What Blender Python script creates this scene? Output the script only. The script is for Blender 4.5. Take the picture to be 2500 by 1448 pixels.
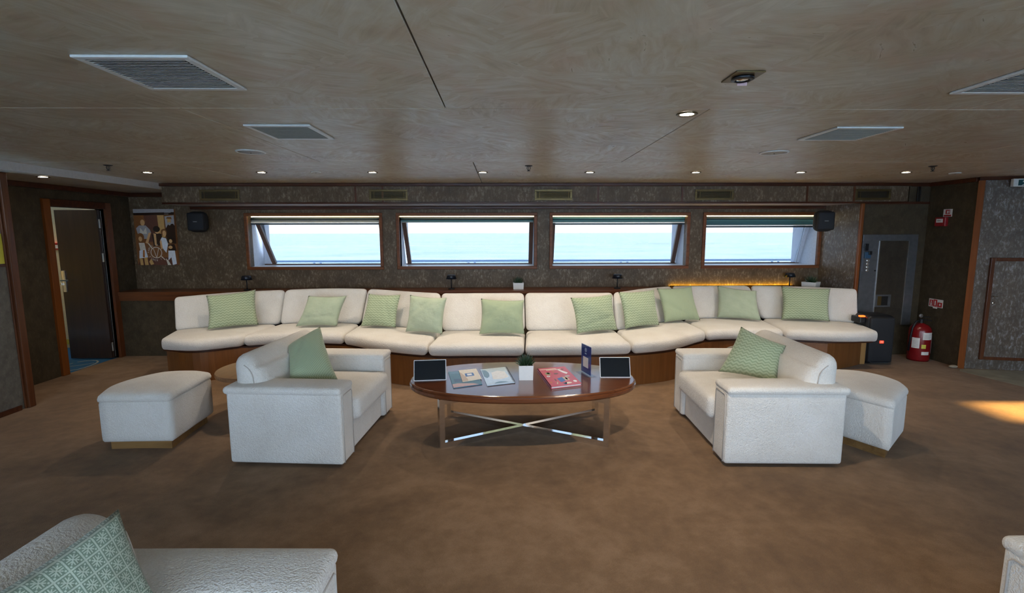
import bpy, bmesh, math, random
from mathutils import Vector, Matrix, Euler
random.seed(7)
for o in list(bpy.data.objects): bpy.data.objects.remove(o, do_unlink=True)
SC = bpy.context.scene
COL = SC.collection
R = math.radians

# ------------------------------------------------------------------ camera
cam = bpy.data.cameras.new('camera'); camo = bpy.data.objects.new('camera', cam); COL.objects.link(camo)
cam.sensor_fit = 'HORIZONTAL'; cam.sensor_width = 36.0; cam.lens = 36.0*1206.6/2500.0
cam.clip_start = 0.05; cam.clip_end = 9000
p_, r_, y_ = R(7.37), R(-0.129), R(0.995)
fw = Vector((math.sin(y_)*math.cos(p_), math.cos(y_)*math.cos(p_), -math.sin(p_)))
rt = Vector((math.cos(y_), -math.sin(y_), 0)); up = rt.cross(fw)
rt2 = rt*math.cos(r_) + up*math.sin(r_); up2 = up*math.cos(r_) - rt*math.sin(r_)
camo.matrix_world = Matrix(((rt2.x, up2.x, -fw.x, 0), (rt2.y, up2.y, -fw.y, 0), (rt2.z, up2.z, -fw.z, 1.6), (0, 0, 0, 1)))
SC.camera = camo

# ------------------------------------------------------------------ view, world, sun, large lights
vs = SC.view_settings
vs.view_transform = 'Standard'; vs.look = 'None'; vs.gamma = 1.0; vs.use_curve_mapping = False
vs.exposure = 1.66
SKY = 2.9
w = bpy.data.worlds.new('sky'); SC.world = w; w.use_nodes = True
nt = w.node_tree; nt.nodes.clear()
out = nt.nodes.new('ShaderNodeOutputWorld'); bg = nt.nodes.new('ShaderNodeBackground')
tc = nt.nodes.new('ShaderNodeTexCoord'); sx = nt.nodes.new('ShaderNodeSeparateXYZ'); cr = nt.nodes.new('ShaderNodeValToRGB')
nt.links.new(tc.outputs['Generated'], sx.inputs[0]); nt.links.new(sx.outputs['Z'], cr.inputs[0])
nt.links.new(cr.outputs[0], bg.inputs[0]); nt.links.new(bg.outputs[0], out.inputs[0])
e = cr.color_ramp.elements
e[0].position = 0.0; e[0].color = (0.82, 0.92, 1.0, 1)
e[1].position = 1.0; e[1].color = (0.33, 0.52, 0.95, 1)
q = cr.color_ramp.elements.new(0.25); q.color = (0.52, 0.73, 1.0, 1)
bg.inputs[1].default_value = SKY

sun = bpy.data.lights.new('sun', 'SUN'); sun.energy = 13; sun.angle = R(3.5); sun.color = (1.0, 0.60, 0.18)
suno = bpy.data.objects.new('sun', sun); COL.objects.link(suno)
suno.rotation_euler = Vector((-math.cos(R(29)), 0, -math.sin(R(29)))).to_track_quat('-Z', 'Y').to_euler()

def portal(x0, x1, y, z0, z1, into):
    l = bpy.data.lights.new('sky_portal', 'AREA'); l.shape = 'RECTANGLE'; l.size = x1-x0; l.size_y = z1-z0
    l.energy = 1; l.cycles.is_portal = True
    o = bpy.data.objects.new('sky_portal', l); COL.objects.link(o); o.location = ((x0+x1)/2, y, (z0+z1)/2)
    o.rotation_euler = (R(90), 0, 0) if into > 0 else (R(-90), 0, 0)
portal(-3.3, 5.6, -2.75, 0.1, 2.1, 1)
portal(-3.45, 4.4, 7.55, 1.1, 1.9, -1)

# ------------------------------------------------------------------ materials
def newmat(name):
    m = bpy.data.materials.new(name); m.use_nodes = True
    return m, m.node_tree, m.node_tree.nodes['Principled BSDF']
def nd(nt, t, **k):
    n = nt.nodes.new(t)
    for a, b in k.items(): setattr(n, a, b)
    return n
def coords(nt, kind='Object', scale=(1, 1, 1), rot=(0, 0, 0)):
    tc = nd(nt, 'ShaderNodeTexCoord'); mp = nd(nt, 'ShaderNodeMapping')
    mp.inputs['Scale'].default_value = scale; mp.inputs['Rotation'].default_value = rot
    nt.links.new(tc.outputs[kind], mp.inputs[0]); return mp.outputs[0]
def noise(nt, vec, scale, detail=3, rough=.5, dist=0):
    n = nd(nt, 'ShaderNodeTexNoise'); n.inputs['Scale'].default_value = scale; n.inputs['Detail'].default_value = detail
    n.inputs['Roughness'].default_value = rough; n.inputs['Distortion'].default_value = dist
    nt.links.new(vec, n.inputs['Vector']); return n.outputs[0]
def ramp(nt, fac, stops):
    r = nd(nt, 'ShaderNodeValToRGB'); el = r.color_ramp.elements
    while len(el) < len(stops): el.new(0.5)
    for i, (p, c) in enumerate(stops):
        el[i].position = p; el[i].color = (c[0], c[1], c[2], 1) if not isinstance(c, (int, float)) else (c, c, c, 1)
    nt.links.new(fac, r.inputs[0]); return r.outputs[0]
def bump(nt, b, h, strength, dist=0.01, prev=None):
    n = nd(nt, 'ShaderNodeBump'); n.inputs['Strength'].default_value = strength; n.inputs['Distance'].default_value = dist
    nt.links.new(h, n.inputs['Height'])
    if prev is not None: nt.links.new(prev, n.inputs['Normal'])
    nt.links.new(n.outputs[0], b.inputs['Normal']); return n.outputs[0]
def mth(nt, op, a, b=None, c=None):
    n = nd(nt, 'ShaderNodeMath', operation=op)
    for i, v in enumerate((a, b, c)):
        if v is None: continue
        if isinstance(v, (int, float)): n.inputs[i].default_value = v
        else: nt.links.new(v, n.inputs[i])
    return n.outputs[0]
def mixc(nt, f, a, b):
    n = nd(nt, 'ShaderNodeMix', data_type='RGBA')
    if isinstance(f, (int, float)): n.inputs[0].default_value = f
    else: nt.links.new(f, n.inputs[0])
    for i, v in ((6, a), (7, b)):
        if isinstance(v, tuple): n.inputs[i].default_value = (*v[:3], 1)
        else: nt.links.new(v, n.inputs[i])
    return n.outputs[2]
def plain(name, col, rough=.5, metal=0, grain=0.06, scale=40, spec=.5):
    m, nt, b = newmat(name)
    v = coords(nt); n = noise(nt, v, scale, 3)
    lo = tuple(c*(1-grain) for c in col); hi = tuple(min(1, c*(1+grain)) for c in col)
    nt.links.new(ramp(nt, n, [(.3, lo), (.7, hi)]), b.inputs['Base Color'])
    b.inputs['Roughness'].default_value = rough; b.inputs['Metallic'].default_value = metal
    b.inputs['Specular IOR Level'].default_value = spec
    return m
def emit(name, col, s):
    m, nt, b = newmat(name); b.inputs['Base Color'].default_value = (*col, 1)
    b.inputs['Emission Color'].default_value = (*col, 1); b.inputs['Emission Strength'].default_value = s; return m
def wood(name, c1, c2, rough=.3, axis=0, scale=1.0, coat=0.0, spec=.5):
    m, nt, b = newmat(name)
    sc = [28*scale]*3; sc[axis] = 1.6*scale
    v = coords(nt, scale=tuple(sc)); n = noise(nt, v, 1.0, 6, .65, .6)
    n2 = noise(nt, coords(nt), 1.3*scale, 2)
    f = mth(nt, 'ADD', mth(nt, 'MULTIPLY', n, .75), mth(nt, 'MULTIPLY', n2, .25))
    nt.links.new(ramp(nt, f, [(.3, c1), (.5, tuple((a+b2)/2 for a, b2 in zip(c1, c2))), (.7, c2)]), b.inputs['Base Color'])
    b.inputs['Specular IOR Level'].default_value = spec
    b.inputs['Roughness'].default_value = rough; b.inputs['Coat Weight'].default_value = coat; b.inputs['Coat Roughness'].default_value = .12
    bump(nt, b, n, .08, .002)
    return m
M = {}
def make_ceiling():
    m, nt, b = newmat('brushed_ceiling_plaster')
    v = coords(nt)
    jit = nd(nt, 'ShaderNodeTexNoise'); jit.inputs['Scale'].default_value = 3.0; jit.inputs['Detail'].default_value = 3
    nt.links.new(v, jit.inputs['Vector'])
    off_ = nd(nt, 'ShaderNodeVectorMath', operation='SCALE'); off_.inputs['Scale'].default_value = .55; nt.links.new(jit.outputs['Color'], off_.inputs[0])
    vj = nd(nt, 'ShaderNodeVectorMath', operation='ADD'); nt.links.new(v, vj.inputs[0]); nt.links.new(off_.outputs[0], vj.inputs[1])
    vo = nd(nt, 'ShaderNodeTexVoronoi'); vo.inputs['Scale'].default_value = 3.4; nt.links.new(vj.outputs[0], vo.inputs['Vector'])
    sp_ = nd(nt, 'ShaderNodeSeparateXYZ'); nt.links.new(vo.outputs['Color'], sp_.inputs[0])
    rot = nd(nt, 'ShaderNodeVectorRotate', rotation_type='Z_AXIS'); nt.links.new(v, rot.inputs['Vector']); nt.links.new(mth(nt, 'MULTIPLY', sp_.outputs[0], 3.14), rot.inputs['Angle'])
    mp = nd(nt, 'ShaderNodeMapping'); mp.inputs['Scale'].default_value = (3.5, 16, 1); nt.links.new(rot.outputs[0], mp.inputs[0])
    st = noise(nt, mp.outputs[0], 1.5, 5, .6, .6)
    big = noise(nt, v, 2.2, 4, .6, .5)
    f = mth(nt, 'ADD', mth(nt, 'MULTIPLY', st, .42), mth(nt, 'MULTIPLY', big, .58))
    c = ramp(nt, f, [(.30, (.30, .225, .145)), (.45, (.41, .335, .225)), (.55, (.45, .40, .300)), (.68, (.54, .49, .385))])
    tint = noise(nt, v, 3.1, 3, .6, .8)
    c2 = mixc(nt, ramp(nt, tint, [(.50, 0.0), (.66, .55)]), c, (.42, .29, .20))
    nt.links.new(c2, b.inputs['Base Color'])
    nt.links.new(ramp(nt, st, [(.3, .50), (.7, .27)]), b.inputs['Roughness'])
    b.inputs['Specular IOR Level'].default_value = .55
    bump(nt, b, st, .22, .006)
    return m
M['ceiling'] = make_ceiling()
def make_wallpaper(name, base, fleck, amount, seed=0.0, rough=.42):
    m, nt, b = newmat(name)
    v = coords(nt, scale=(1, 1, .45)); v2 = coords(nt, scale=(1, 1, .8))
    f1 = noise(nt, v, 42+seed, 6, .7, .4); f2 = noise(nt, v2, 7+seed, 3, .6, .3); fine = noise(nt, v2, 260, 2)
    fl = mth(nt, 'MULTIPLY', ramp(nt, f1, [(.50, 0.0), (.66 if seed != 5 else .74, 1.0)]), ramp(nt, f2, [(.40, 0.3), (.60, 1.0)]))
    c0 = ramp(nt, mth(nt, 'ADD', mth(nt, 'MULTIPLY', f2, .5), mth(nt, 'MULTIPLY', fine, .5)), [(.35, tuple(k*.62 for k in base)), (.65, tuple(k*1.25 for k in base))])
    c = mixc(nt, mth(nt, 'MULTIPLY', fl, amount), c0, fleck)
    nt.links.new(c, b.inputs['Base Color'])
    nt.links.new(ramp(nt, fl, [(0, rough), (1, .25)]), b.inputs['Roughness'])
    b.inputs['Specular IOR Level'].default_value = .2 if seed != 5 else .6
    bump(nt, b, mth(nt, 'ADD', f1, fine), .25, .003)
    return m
M['paper'] = make_wallpaper('flecked_brown_wallpaper', (.132, .090, .054), (.42, .33, .23), .65)
M['paper_darkened'] = make_wallpaper('shade_darkened_wallpaper', (.066, .050, .030), (.13, .11, .075), .25, 3, .6)  # brown darkened to carry corner vignetting and light falloff
M['paper_shiny'] = make_wallpaper('sheen_flecked_wallpaper', (.115, .088, .064), (.52, .54, .57), .75, 5, .34)  # metallic flecks, their colour paled and blued to paint in window sheen
M['mahogany'] = wood('dark_mahogany_trim', (.035, .010, .005), (.095, .030, .012), .35, 0, 1, .0, .3)
M['mahogany_v'] = wood('upright_mahogany_trim', (.06, .018, .007), (.13, .045, .016), .35, 2, 1, .0, .3)
M['frame'] = wood('window_frame_wood', (.13, .040, .012), (.26, .090, .030), .4, 0, 1, .0, .25)
M['plinth'] = wood('sofa_plinth_veneer', (.15, .052, .011), (.25, .098, .026), .35, 2, .8, .1)
M['plinth_end'] = wood('pale_veneer_edge', (.36, .19, .06), (.48, .27, .10), .35, 2, .8, .1)
M['ply'] = wood('ottoman_base_wood', (.14, .07, .022), (.32, .18, .065), .4, 0, .8, .1)
M['table'] = wood('polished_table_wood', (.085, .024, .009), (.19, .062, .022), .20, 0, .7, .5)
M['side_table'] = wood('oak_side_table_wood', (.17, .075, .030), (.30, .15, .068), .3, 1, 1.4, .2)
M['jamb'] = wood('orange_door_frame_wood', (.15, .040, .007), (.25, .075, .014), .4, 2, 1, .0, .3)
M['door'] = wood('dark_door_veneer', (.018, .009, .006), (.045, .020, .011), .35, 2, 1, .1)
def make_carpet():
    m, nt, b = newmat('brown_pile_carpet')
    v = coords(nt)
    pile = noise(nt, v, 330, 2, .6); tread = noise(nt, coords(nt, scale=(1, 1.2, 1)), 1.5, 6, .66, .5); mid = noise(nt, v, 11, 4, .6)
    f = mth(nt, 'ADD', mth(nt, 'ADD', mth(nt, 'MULTIPLY', tread, .46), mth(nt, 'MULTIPLY', pile, .30)), mth(nt, 'MULTIPLY', mid, .24))
    c = ramp(nt, f, [(.36, (.118, .064, .030)), (.5, (.195, .112, .053)), (.64, (.29, .182, .105))])
    nt.links.new(c, b.inputs['Base Color']); b.inputs['Roughness'].default_value = .95
    b.inputs['Sheen Weight'].default_value = .18; b.inputs['Sheen Roughness'].default_value = .4; b.inputs['Sheen Tint'].default_value = (.9, .8, .7, 1)
    bump(nt, b, mth(nt, 'ADD', pile, mth(nt, 'MULTIPLY', tread, 1.5)), .5, .006)
    return m
M['carpet'] = make_carpet()
def make_boucle():
    m, nt, b = newmat('white_boucle')
    v = coords(nt)
    n1 = noise(nt, v, 150, 2, .5, .3); n2 = noise(nt, v, 55, 2, .5); big = noise(nt, v, 3.2, 3, .6)
    c = ramp(nt, mth(nt, 'ADD', mth(nt, 'MULTIPLY', n1, .45), mth(nt, 'MULTIPLY', big, .55)), [(.33, (.67, .63, .58)), (.5, (.76, .73, .68)), (.68, (.82, .80, .77))])
    nt.links.new(c, b.inputs['Base Color']); b.inputs['Roughness'].default_value = .95
    b.inputs['Sheen Weight'].default_value = .3
    bump(nt, b, mth(nt, 'ADD', n1, mth(nt, 'MULTIPLY', n2, .7)), .8, .007)
    return m
M['boucle'] = make_boucle()
M['piping'] = plain('boucle_seam', (.50, .46, .42), .95)
def make_pillow(kind):
    m, nt, b = newmat('green_cushion_'+kind)
    tc = nd(nt, 'ShaderNodeTexCoord'); s = nd(nt, 'ShaderNodeSeparateXYZ'); nt.links.new(tc.outputs['UV'], s.inputs[0])
    u, v = s.outputs[0], s.outputs[1]
    weave = noise(nt, tc.outputs['UV'], 170, 2); soft = noise(nt, tc.outputs['UV'], 5, 3)
    light, dark = (.46, .54, .365), (.26, .335, .205)
    if kind == 'zigzag':
        tri = mth(nt, 'ABSOLUTE', mth(nt, 'SUBTRACT', mth(nt, 'FRACT', mth(nt, 'MULTIPLY', u, 12)), .5))
        ph = mth(nt, 'FRACT', mth(nt, 'ADD', mth(nt, 'MULTIPLY', v, 16), mth(nt, 'MULTIPLY', tri, 1.1)))
        h = mth(nt, 'MULTIPLY', mth(nt, 'ABSOLUTE', mth(nt, 'SUBTRACT', ph, .5)), 2.0)
    elif kind == 'fine':
        a = mth(nt, 'SINE', mth(nt, 'MULTIPLY', u, 230)); c = mth(nt, 'SINE', mth(nt, 'MULTIPLY', v, 230))
        h = mth(nt, 'ADD', mth(nt, 'MULTIPLY', mth(nt, 'MULTIPLY', a, c), .5), .5)
    elif kind == 'squares':
        fu = mth(nt, 'SUBTRACT', mth(nt, 'FRACT', mth(nt, 'MULTIPLY', u, 13)), .5); fv = mth(nt, 'SUBTRACT', mth(nt, 'FRACT', mth(nt, 'MULTIPLY', v, 13)), .5)
        au = mth(nt, 'ABSOLUTE', fu); av = mth(nt, 'ABSOLUTE', fv)
        mx = mth(nt, 'MAXIMUM', au, av); mn = mth(nt, 'MINIMUM', au, av)
        line = mth(nt, 'GREATER_THAN', mx, .445)
        dg_ = mth(nt, 'ABSOLUTE', mth(nt, 'SUBTRACT', au, av))
        diag = mth(nt, 'MULTIPLY', mth(nt, 'LESS_THAN', dg_, .055), mth(nt, 'LESS_THAN', mx, .26))
        petal = mth(nt, 'MULTIPLY', mth(nt, 'LESS_THAN', mth(nt, 'ABSOLUTE', mth(nt, 'SUBTRACT', mn, .075)), .035), mth(nt, 'LESS_THAN', mx, .37))
        sq_ = mth(nt, 'MULTIPLY', mth(nt, 'GREATER_THAN', mn, .27), mth(nt, 'LESS_THAN', mx, .385))
        h = mth(nt, 'MAXIMUM', mth(nt, 'MAXIMUM', line, diag), mth(nt, 'MAXIMUM', petal, sq_))
    else:
        h = weave
    if kind == 'plain':
        c = ramp(nt, mth(nt, 'ADD', mth(nt, 'MULTIPLY', weave, .5), mth(nt, 'MULTIPLY', soft, .5)), [(.3, (.36, .44, .31)), (.7, (.46, .535, .40))])
    else:
        c = mixc(nt, h, dark, light)
    if kind == 'squares': c = mixc(nt, h, (.20, .27, .20), (.50, .575, .47))
    nt.links.new(c, b.inputs['Base Color']); b.inputs['Roughness'].default_value = .9; b.inputs['Sheen Weight'].default_value = .2
    hh = mth(nt, 'ADD', h, mth(nt, 'MULTIPLY', weave, .5))
    p = bump(nt, b, hh, .35, .004)
    bump(nt, b, soft, .5, .03, p)
    return m
for k in ('zigzag', 'fine', 'squares', 'plain'): M[k] = make_pillow(k)
M['chrome'] = plain('polished_chrome', (.80, .78, .76), .07, 1, .01)
M['steel'] = plain('brushed_grey_metal', (.22, .23, .25), .35, .8, .1, 20)
M['steel_light'] = plain('pale_metal_edge', (.62, .62, .60), .3, .9)
M['brass'] = plain('aged_brass', (.12, .082, .030), .38, .65, .15, 15)
M['brass_dark'] = plain('brass_louvre', (.15, .10, .035), .4, .7)
M['black'] = plain('black_plastic', (.010, .011, .014), .4)
M['black_gloss'] = plain('black_screen', (.004, .005, .007), .25, 0, .02, 40, .15)
M['mesh_black'] = plain('black_speaker_cloth', (.008, .010, .014), .7, 0, .3, 300)
M['void'] = plain('dark_duct', (.010, .009, .008), .9)
M['vent_white'] = plain('white_enamel', (.62, .62, .58), .35)
M['vent_grey'] = plain('grey_louvre', (.30, .265, .21), .5)
M['white_gloss'] = plain('white_ceramic', (.78, .78, .77), .25, 0, .02)
M['white_plastic'] = plain('white_plastic', (.75, .76, .78), .35)
M['reveal'] = plain('pale_blue_window_lining', (.62, .66, .74), .5)
M['reveal_white'] = plain('white_sill_paint', (.85, .85, .84), .35)
M['sash'] = wood('brown_window_sash', (.09, .045, .03), (.16, .08, .05), .35, 0)
M['shelf'] = wood('shelf_wood', (.10, .030, .010), (.20, .070, .024), .35, 0, 1, .0, .4)
M['sash_v'] = wood('brown_upright_sash', (.09, .045, .03), (.16, .08, .05), .35, 2)
M['blind_dark'] = plain('dark_blind_cloth', (.012, .028, .045), .6)
M['blind_teal'] = plain('teal_blind_cloth', (.015, .085, .13), .6)
M['blind_grey'] = plain('grey_blind_box', (.16, .19, .22), .45)
M['rail_blue'] = plain('blue_grey_rail_paint', (.26, .44, .70), .4)
M['deck'] = plain('white_deck_paint', (.75, .76, .78), .5)
M['red'] = plain('red_enamel', (.20, .008, .010), .25)
M['red_flat'] = plain('red_print', (.45, .02, .02), .5)
M['red_box'] = plain('red_call_point_plastic', (.28, .012, .015), .4)
M['paper_white'] = plain('white_print', (.72, .71, .68), .5)
M['yellow_flat'] = plain('yellow_print', (.62, .55, .06), .5)
M['soil'] = plain('brown_soil', (.12, .07, .035), .95, 0, .5, 120)
M['leaf'] = plain('dark_green_leaf', (.022, .055, .022), .45, 0, .4, 60)
M['leaf_pale'] = plain('grey_green_leaf', (.10, .15, .09), .5, 0, .4, 60)
M['blue_print'] = plain('blue_print', (.012, .055, .26), .25)
M['hall_wall'] = plain('cream_hall_paint', (.50, .49, .37), .6)
M['hall_yellow'] = plain('yellow_skirting_paint', (.45, .40, .07), .6)
M['blue_carpet'] = plain('blue_hall_carpet', (.010, .11, .26), .95, 0, .15, 200)
M['carpet_line'] = plain('pale_carpet_line', (.38, .40, .36), .95)
M['exit_green'] = plain('dark_green_sign', (.004, .055, .065), .3)
M['stone'] = plain('grey_pebble', (.30, .25, .18), .7)
M['led'] = emit('warm_led_strip', (1.0, .80, .42), 3.2)
M['led_yellow'] = emit('yellow_led_strip', (1.0, .60, .04), 9.0)
M['lamp_on'] = emit('lit_lamp_lens', (1.0, .93, .84), 16.0)
M['led_red'] = emit('red_indicator_light', (1.0, .05, .02), .8)
M['led_orange'] = emit('orange_indicator_light', (1.0, .09, .01), 1.5)
def make_glass(name, tint, refl):
    m, nt, b = newmat(name); nt.nodes.remove(b); o = nt.nodes['Material Output']
    t = nd(nt, 'ShaderNodeBsdfTransparent'); t.inputs[0].default_value = (*tint, 1)
    g = nd(nt, 'ShaderNodeBsdfGlossy'); g.inputs['Roughness'].default_value = .02
    mx = nd(nt, 'ShaderNodeMixShader'); mx.inputs[0].default_value = refl
    nt.links.new(t.outputs[0], mx.inputs[1]); nt.links.new(g.outputs[0], mx.inputs[2]); nt.links.new(mx.outputs[0], o.inputs[0])
    return m
M['glass_tint'] = make_glass('tinted_window_glass', (.39, .40, .405), .03)
M['glass_clear'] = make_glass('clear_glass', (.95, .96, .97), .04)
M['acrylic'] = make_glass('clear_acrylic', (.90, .92, .94), .10)
def make_sea():
    m, nt, b = newmat('sea_water')
    v = coords(nt, scale=(.30, 1, 1)); n = noise(nt, v, .22, 8, .68, .4); n2 = noise(nt, v, .045, 4, .6)
    nt.links.new(ramp(nt, mth(nt, 'ADD', mth(nt, 'MULTIPLY', n, .6), mth(nt, 'MULTIPLY', n2, .4)), [(.40, (.18, .44, .74)), (.58, (.55, .80, .93))]), b.inputs['Base Color'])
    b.inputs['Roughness'].default_value = .22; bump(nt, b, n, .6, .4)
    return m
M['sea'] = make_sea()

# ------------------------------------------------------------------ mesh helpers
def mark(o, label=None, cat=None, group=None, kind=None):
    if label: o['label'] = label
    if cat: o['category'] = cat
    if group: o['group'] = group
    if kind: o['kind'] = kind
    return o
def empty(name, loc=(0, 0, 0), rz=0.0, label=None, cat=None, group=None, kind=None):
    o = bpy.data.objects.new(name, None); COL.objects.link(o); o.location = loc; o.rotation_euler = (0, 0, rz)
    o.empty_display_size = .1
    return mark(o, label, cat, group, kind)
def top_of(o):
    while o.parent: o = o.parent
    return o
def obj(name, bm, mat, parent=None, smooth=False, world=True):
    """link bm as one mesh; verts given in world coordinates unless world=False"""
    if parent is not None and world:
        t = top_of(parent)
        bm.transform((Matrix.Translation(t.location) @ Matrix.Rotation(t.rotation_euler.z, 4, 'Z')).inverted())
    loc = Vector((0, 0, 0))
    if parent is None and bm.verts:
        xs = [v.co.x for v in bm.verts]; ys = [v.co.y for v in bm.verts]; zs = [v.co.z for v in bm.verts]
        loc = Vector(((min(xs)+max(xs))/2, (min(ys)+max(ys))/2, min(zs)))
        bm.transform(Matrix.Translation(-loc))
    me = bpy.data.meshes.new(name); bm.to_mesh(me); bm.free()
    mats = mat if isinstance(mat, (list, tuple)) else [mat]
    for k in mats: me.materials.append(k)
    if smooth:
        for p in me.polygons: p.use_smooth = True
    o = bpy.data.objects.new(name, me); COL.objects.link(o); o.location = loc
    if parent is not None: o.parent = parent; o.location = (0, 0, 0)
    return o
def B(): return bmesh.new()
def box(bm, x0, x1, y0, y1, z0, z1, bev=0.0, seg=2):
    r = bmesh.ops.create_cube(bm, size=1)
    bmesh.ops.scale(bm, vec=(x1-x0, y1-y0, z1-z0), verts=r['verts'])
    bmesh.ops.translate(bm, vec=((x0+x1)/2, (y0+y1)/2, (z0+z1)/2), verts=r['verts'])
    if bev > 0:
        ed = list({e for v in r['verts'] for e in v.link_edges})
        bmesh.ops.bevel(bm, geom=ed, offset=bev, segments=seg, profile=.5, affect='EDGES')
    return bm
def bx(*a, **k): return box(B(), *a, **k)
def xform(bm, m): bm.transform(m); return bm
def prism(bm, pts, z0, z1, flip=False):
    n = len(pts); a = [bm.verts.new((p[0], p[1], z0)) for p in pts]; b = [bm.verts.new((p[0], p[1], z1)) for p in pts]
    bm.faces.new(a[::-1]); bm.faces.new(b)
    for i in range(n): bm.faces.new((a[i], a[(i+1) % n], b[(i+1) % n], b[i]))
    bmesh.ops.recalc_face_normals(bm, faces=bm.faces); return bm
def beam(bm, p, q, w, h, upv=(0, 0, 1)):
    """rectangular bar from p to q, w across, h along upv"""
    p = Vector(p); q = Vector(q); d = (q-p).normalized(); s = d.cross(Vector(upv))
    if s.length < 1e-5: s = d.cross(Vector((0, 1, 0)))
    s.normalize(); u = s.cross(d).normalized()
    vs_ = []
    for c in (p, q):
        for a, b in ((-1, -1), (1, -1), (1, 1), (-1, 1)): vs_.append(bm.verts.new(c+s*a*w/2+u*b*h/2))
    for f in ((3, 2, 1, 0), (4, 5, 6, 7), (0, 1, 5, 4), (1, 2, 6, 5), (2, 3, 7, 6), (3, 0, 4, 7)): bm.faces.new([vs_[i] for i in f])
    bmesh.ops.recalc_face_normals(bm, faces=bm.faces); return bm
def tube(bm, pts, r, seg=8, cap=True):
    pts = [Vector(p) for p in pts]; rings = []
    rr = r if isinstance(r, (list, tuple)) else [r]*len(pts)
    ref = Vector((0, 0, 1))
    if abs((pts[1]-pts[0]).normalized().dot(ref)) > .95: ref = Vector((1, 0, 0))
    for i, p in enumerate(pts):
        d = (pts[min(i+1, len(pts)-1)]-pts[max(i-1, 0)]).normalized()
        s = d.cross(ref); s.normalize(); u = s.cross(d)
        rings.append([bm.verts.new(p+(s*math.cos(2*math.pi*k/seg)+u*math.sin(2*math.pi*k/seg))*rr[i]) for k in range(seg)])
    for a, b in zip(rings, rings[1:]):
        for k in range(seg): bm.faces.new((a[k], a[(k+1) % seg], b[(k+1) % seg], b[k]))
    if cap: bm.faces.new(rings[0][::-1]); bm.faces.new(rings[-1])
    bmesh.ops.recalc_face_normals(bm, faces=bm.faces); return bm
def lathe(bm, prof, seg=24, loc=(0, 0, 0), M4=None):
    """prof: [(radius, z)] closed at the axis when radius is 0"""
    rings = []
    new = []
    for r, z in prof:
        if r < 1e-6: v = bm.verts.new((0, 0, z)); rings.append([v]); new.append(v)
        else:
            ring = [bm.verts.new((r*math.cos(2*math.pi*k/seg), r*math.sin(2*math.pi*k/seg), z)) for k in range(seg)]
            rings.append(ring); new += ring
    for a, b in zip(rings, rings[1:]):
        for k in range(seg):
            k2 = (k+1) % seg
            if len(a) == 1 and len(b) == 1: continue
            if len(a) == 1: bm.faces.new((a[0], b[k], b[k2]))
            elif len(b) == 1: bm.faces.new((a[k], b[0], a[k2]))
            else: bm.faces.new((a[k], b[k], b[k2], a[k2]))
    if M4 is not None: bmesh.ops.transform(bm, matrix=M4, verts=new)
    bmesh.ops.translate(bm, vec=loc, verts=new)
    bmesh.ops.recalc_face_normals(bm, faces=bm.faces); return bm
def axis_pts(h, r, n):
    a = [-h, -h+r*.22, -h+r*.55, -h+r]; inner = [(-h+r)+(2*(h-r))*i/n for i in range(1, n)]
    return a+inner+[-x for x in a[::-1]]
def rbox(L, D, H, r, n=(6, 4, 2), fn=None, puff=0.0):
    """rounded box centred on the origin, every vertex passed through fn"""
    hx, hy, hz = L/2, D/2, H/2; r = min(r, hx*.98, hy*.98, hz*.98)
    X, Y, Z = axis_pts(hx, r, n[0]), axis_pts(hy, r, n[1]), axis_pts(hz, r, n[2])
    bm = B(); cache = {}
    def V(x, y, z):
        k = (round(x, 6), round(y, 6), round(z, 6))
        if k in cache: return cache[k]
        c = Vector((max(-hx+r, min(hx-r, x)), max(-hy+r, min(hy-r, y)), max(-hz+r, min(hz-r, z))))
        d = Vector((x, y, z))-c
        p = c+d.normalized()*r if d.length > 1e-9 else c
        if puff and z > 0: p.z += puff*(1-(x/hx)**2)*(1-(y/hy)**2)
        if fn: p = Vector(fn(p))
        cache[k] = bm.verts.new(p); return cache[k]
    def grid(A, Bx, f):
        for i in range(len(A)-1):
            for j in range(len(Bx)-1):
                q = [f(A[i], Bx[j]), f(A[i+1], Bx[j]), f(A[i+1], Bx[j+1]), f(A[i], Bx[j+1])]
                try: bm.faces.new(q)
                except ValueError: pass
    for s in (-1, 1):
        grid(X, Y, lambda a, b: V(a, b, s*hz)); grid(X, Z, lambda a, b: V(a, s*hy, b)); grid(Y, Z, lambda a, b: V(s*hx, a, b))
    bmesh.ops.recalc_face_normals(bm, faces=bm.faces); return bm
def rbox_at(x0, x1, y0, y1, z0, z1, r, n=(4, 4, 2), puff=0.0):
    c = Vector(((x0+x1)/2, (y0+y1)/2, (z0+z1)/2))
    return rbox(x1-x0, y1-y0, z1-z0, r, n, lambda p: p+c, puff)
def text_mesh(body, size, mat, name, parent, M4, depth=.0006, align='CENTER'):
    cu = bpy.data.curves.new('lettering', 'FONT'); cu.body = body; cu.size = size; cu.extrude = depth
    cu.align_x = align; cu.align_y = 'CENTER'; cu.resolution_u = 2
    t = bpy.data.objects.new('lettering_tmp', cu); COL.objects.link(t)
    dg = bpy.context.evaluated_depsgraph_get(); dg.update()
    me = bpy.data.meshes.new_from_object(t.evaluated_get(dg))
    bpy.data.objects.remove(t); bm = B(); bm.from_mesh(me); bpy.data.meshes.remove(me)
    bm.transform(M4); return obj(name, bm, mat, parent)
FACE_Y = Matrix.Rotation(R(90), 4, 'X')     # text upright facing -y
def at(x, y, z, m=None): return Matrix.Translation((x, y, z)) @ (m if m is not None else Matrix.Identity(4))
def struct(name, bm, mat, smooth=False):
    o = obj(name, bm, mat, None, smooth); o['kind'] = 'structure'; return o
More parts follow.
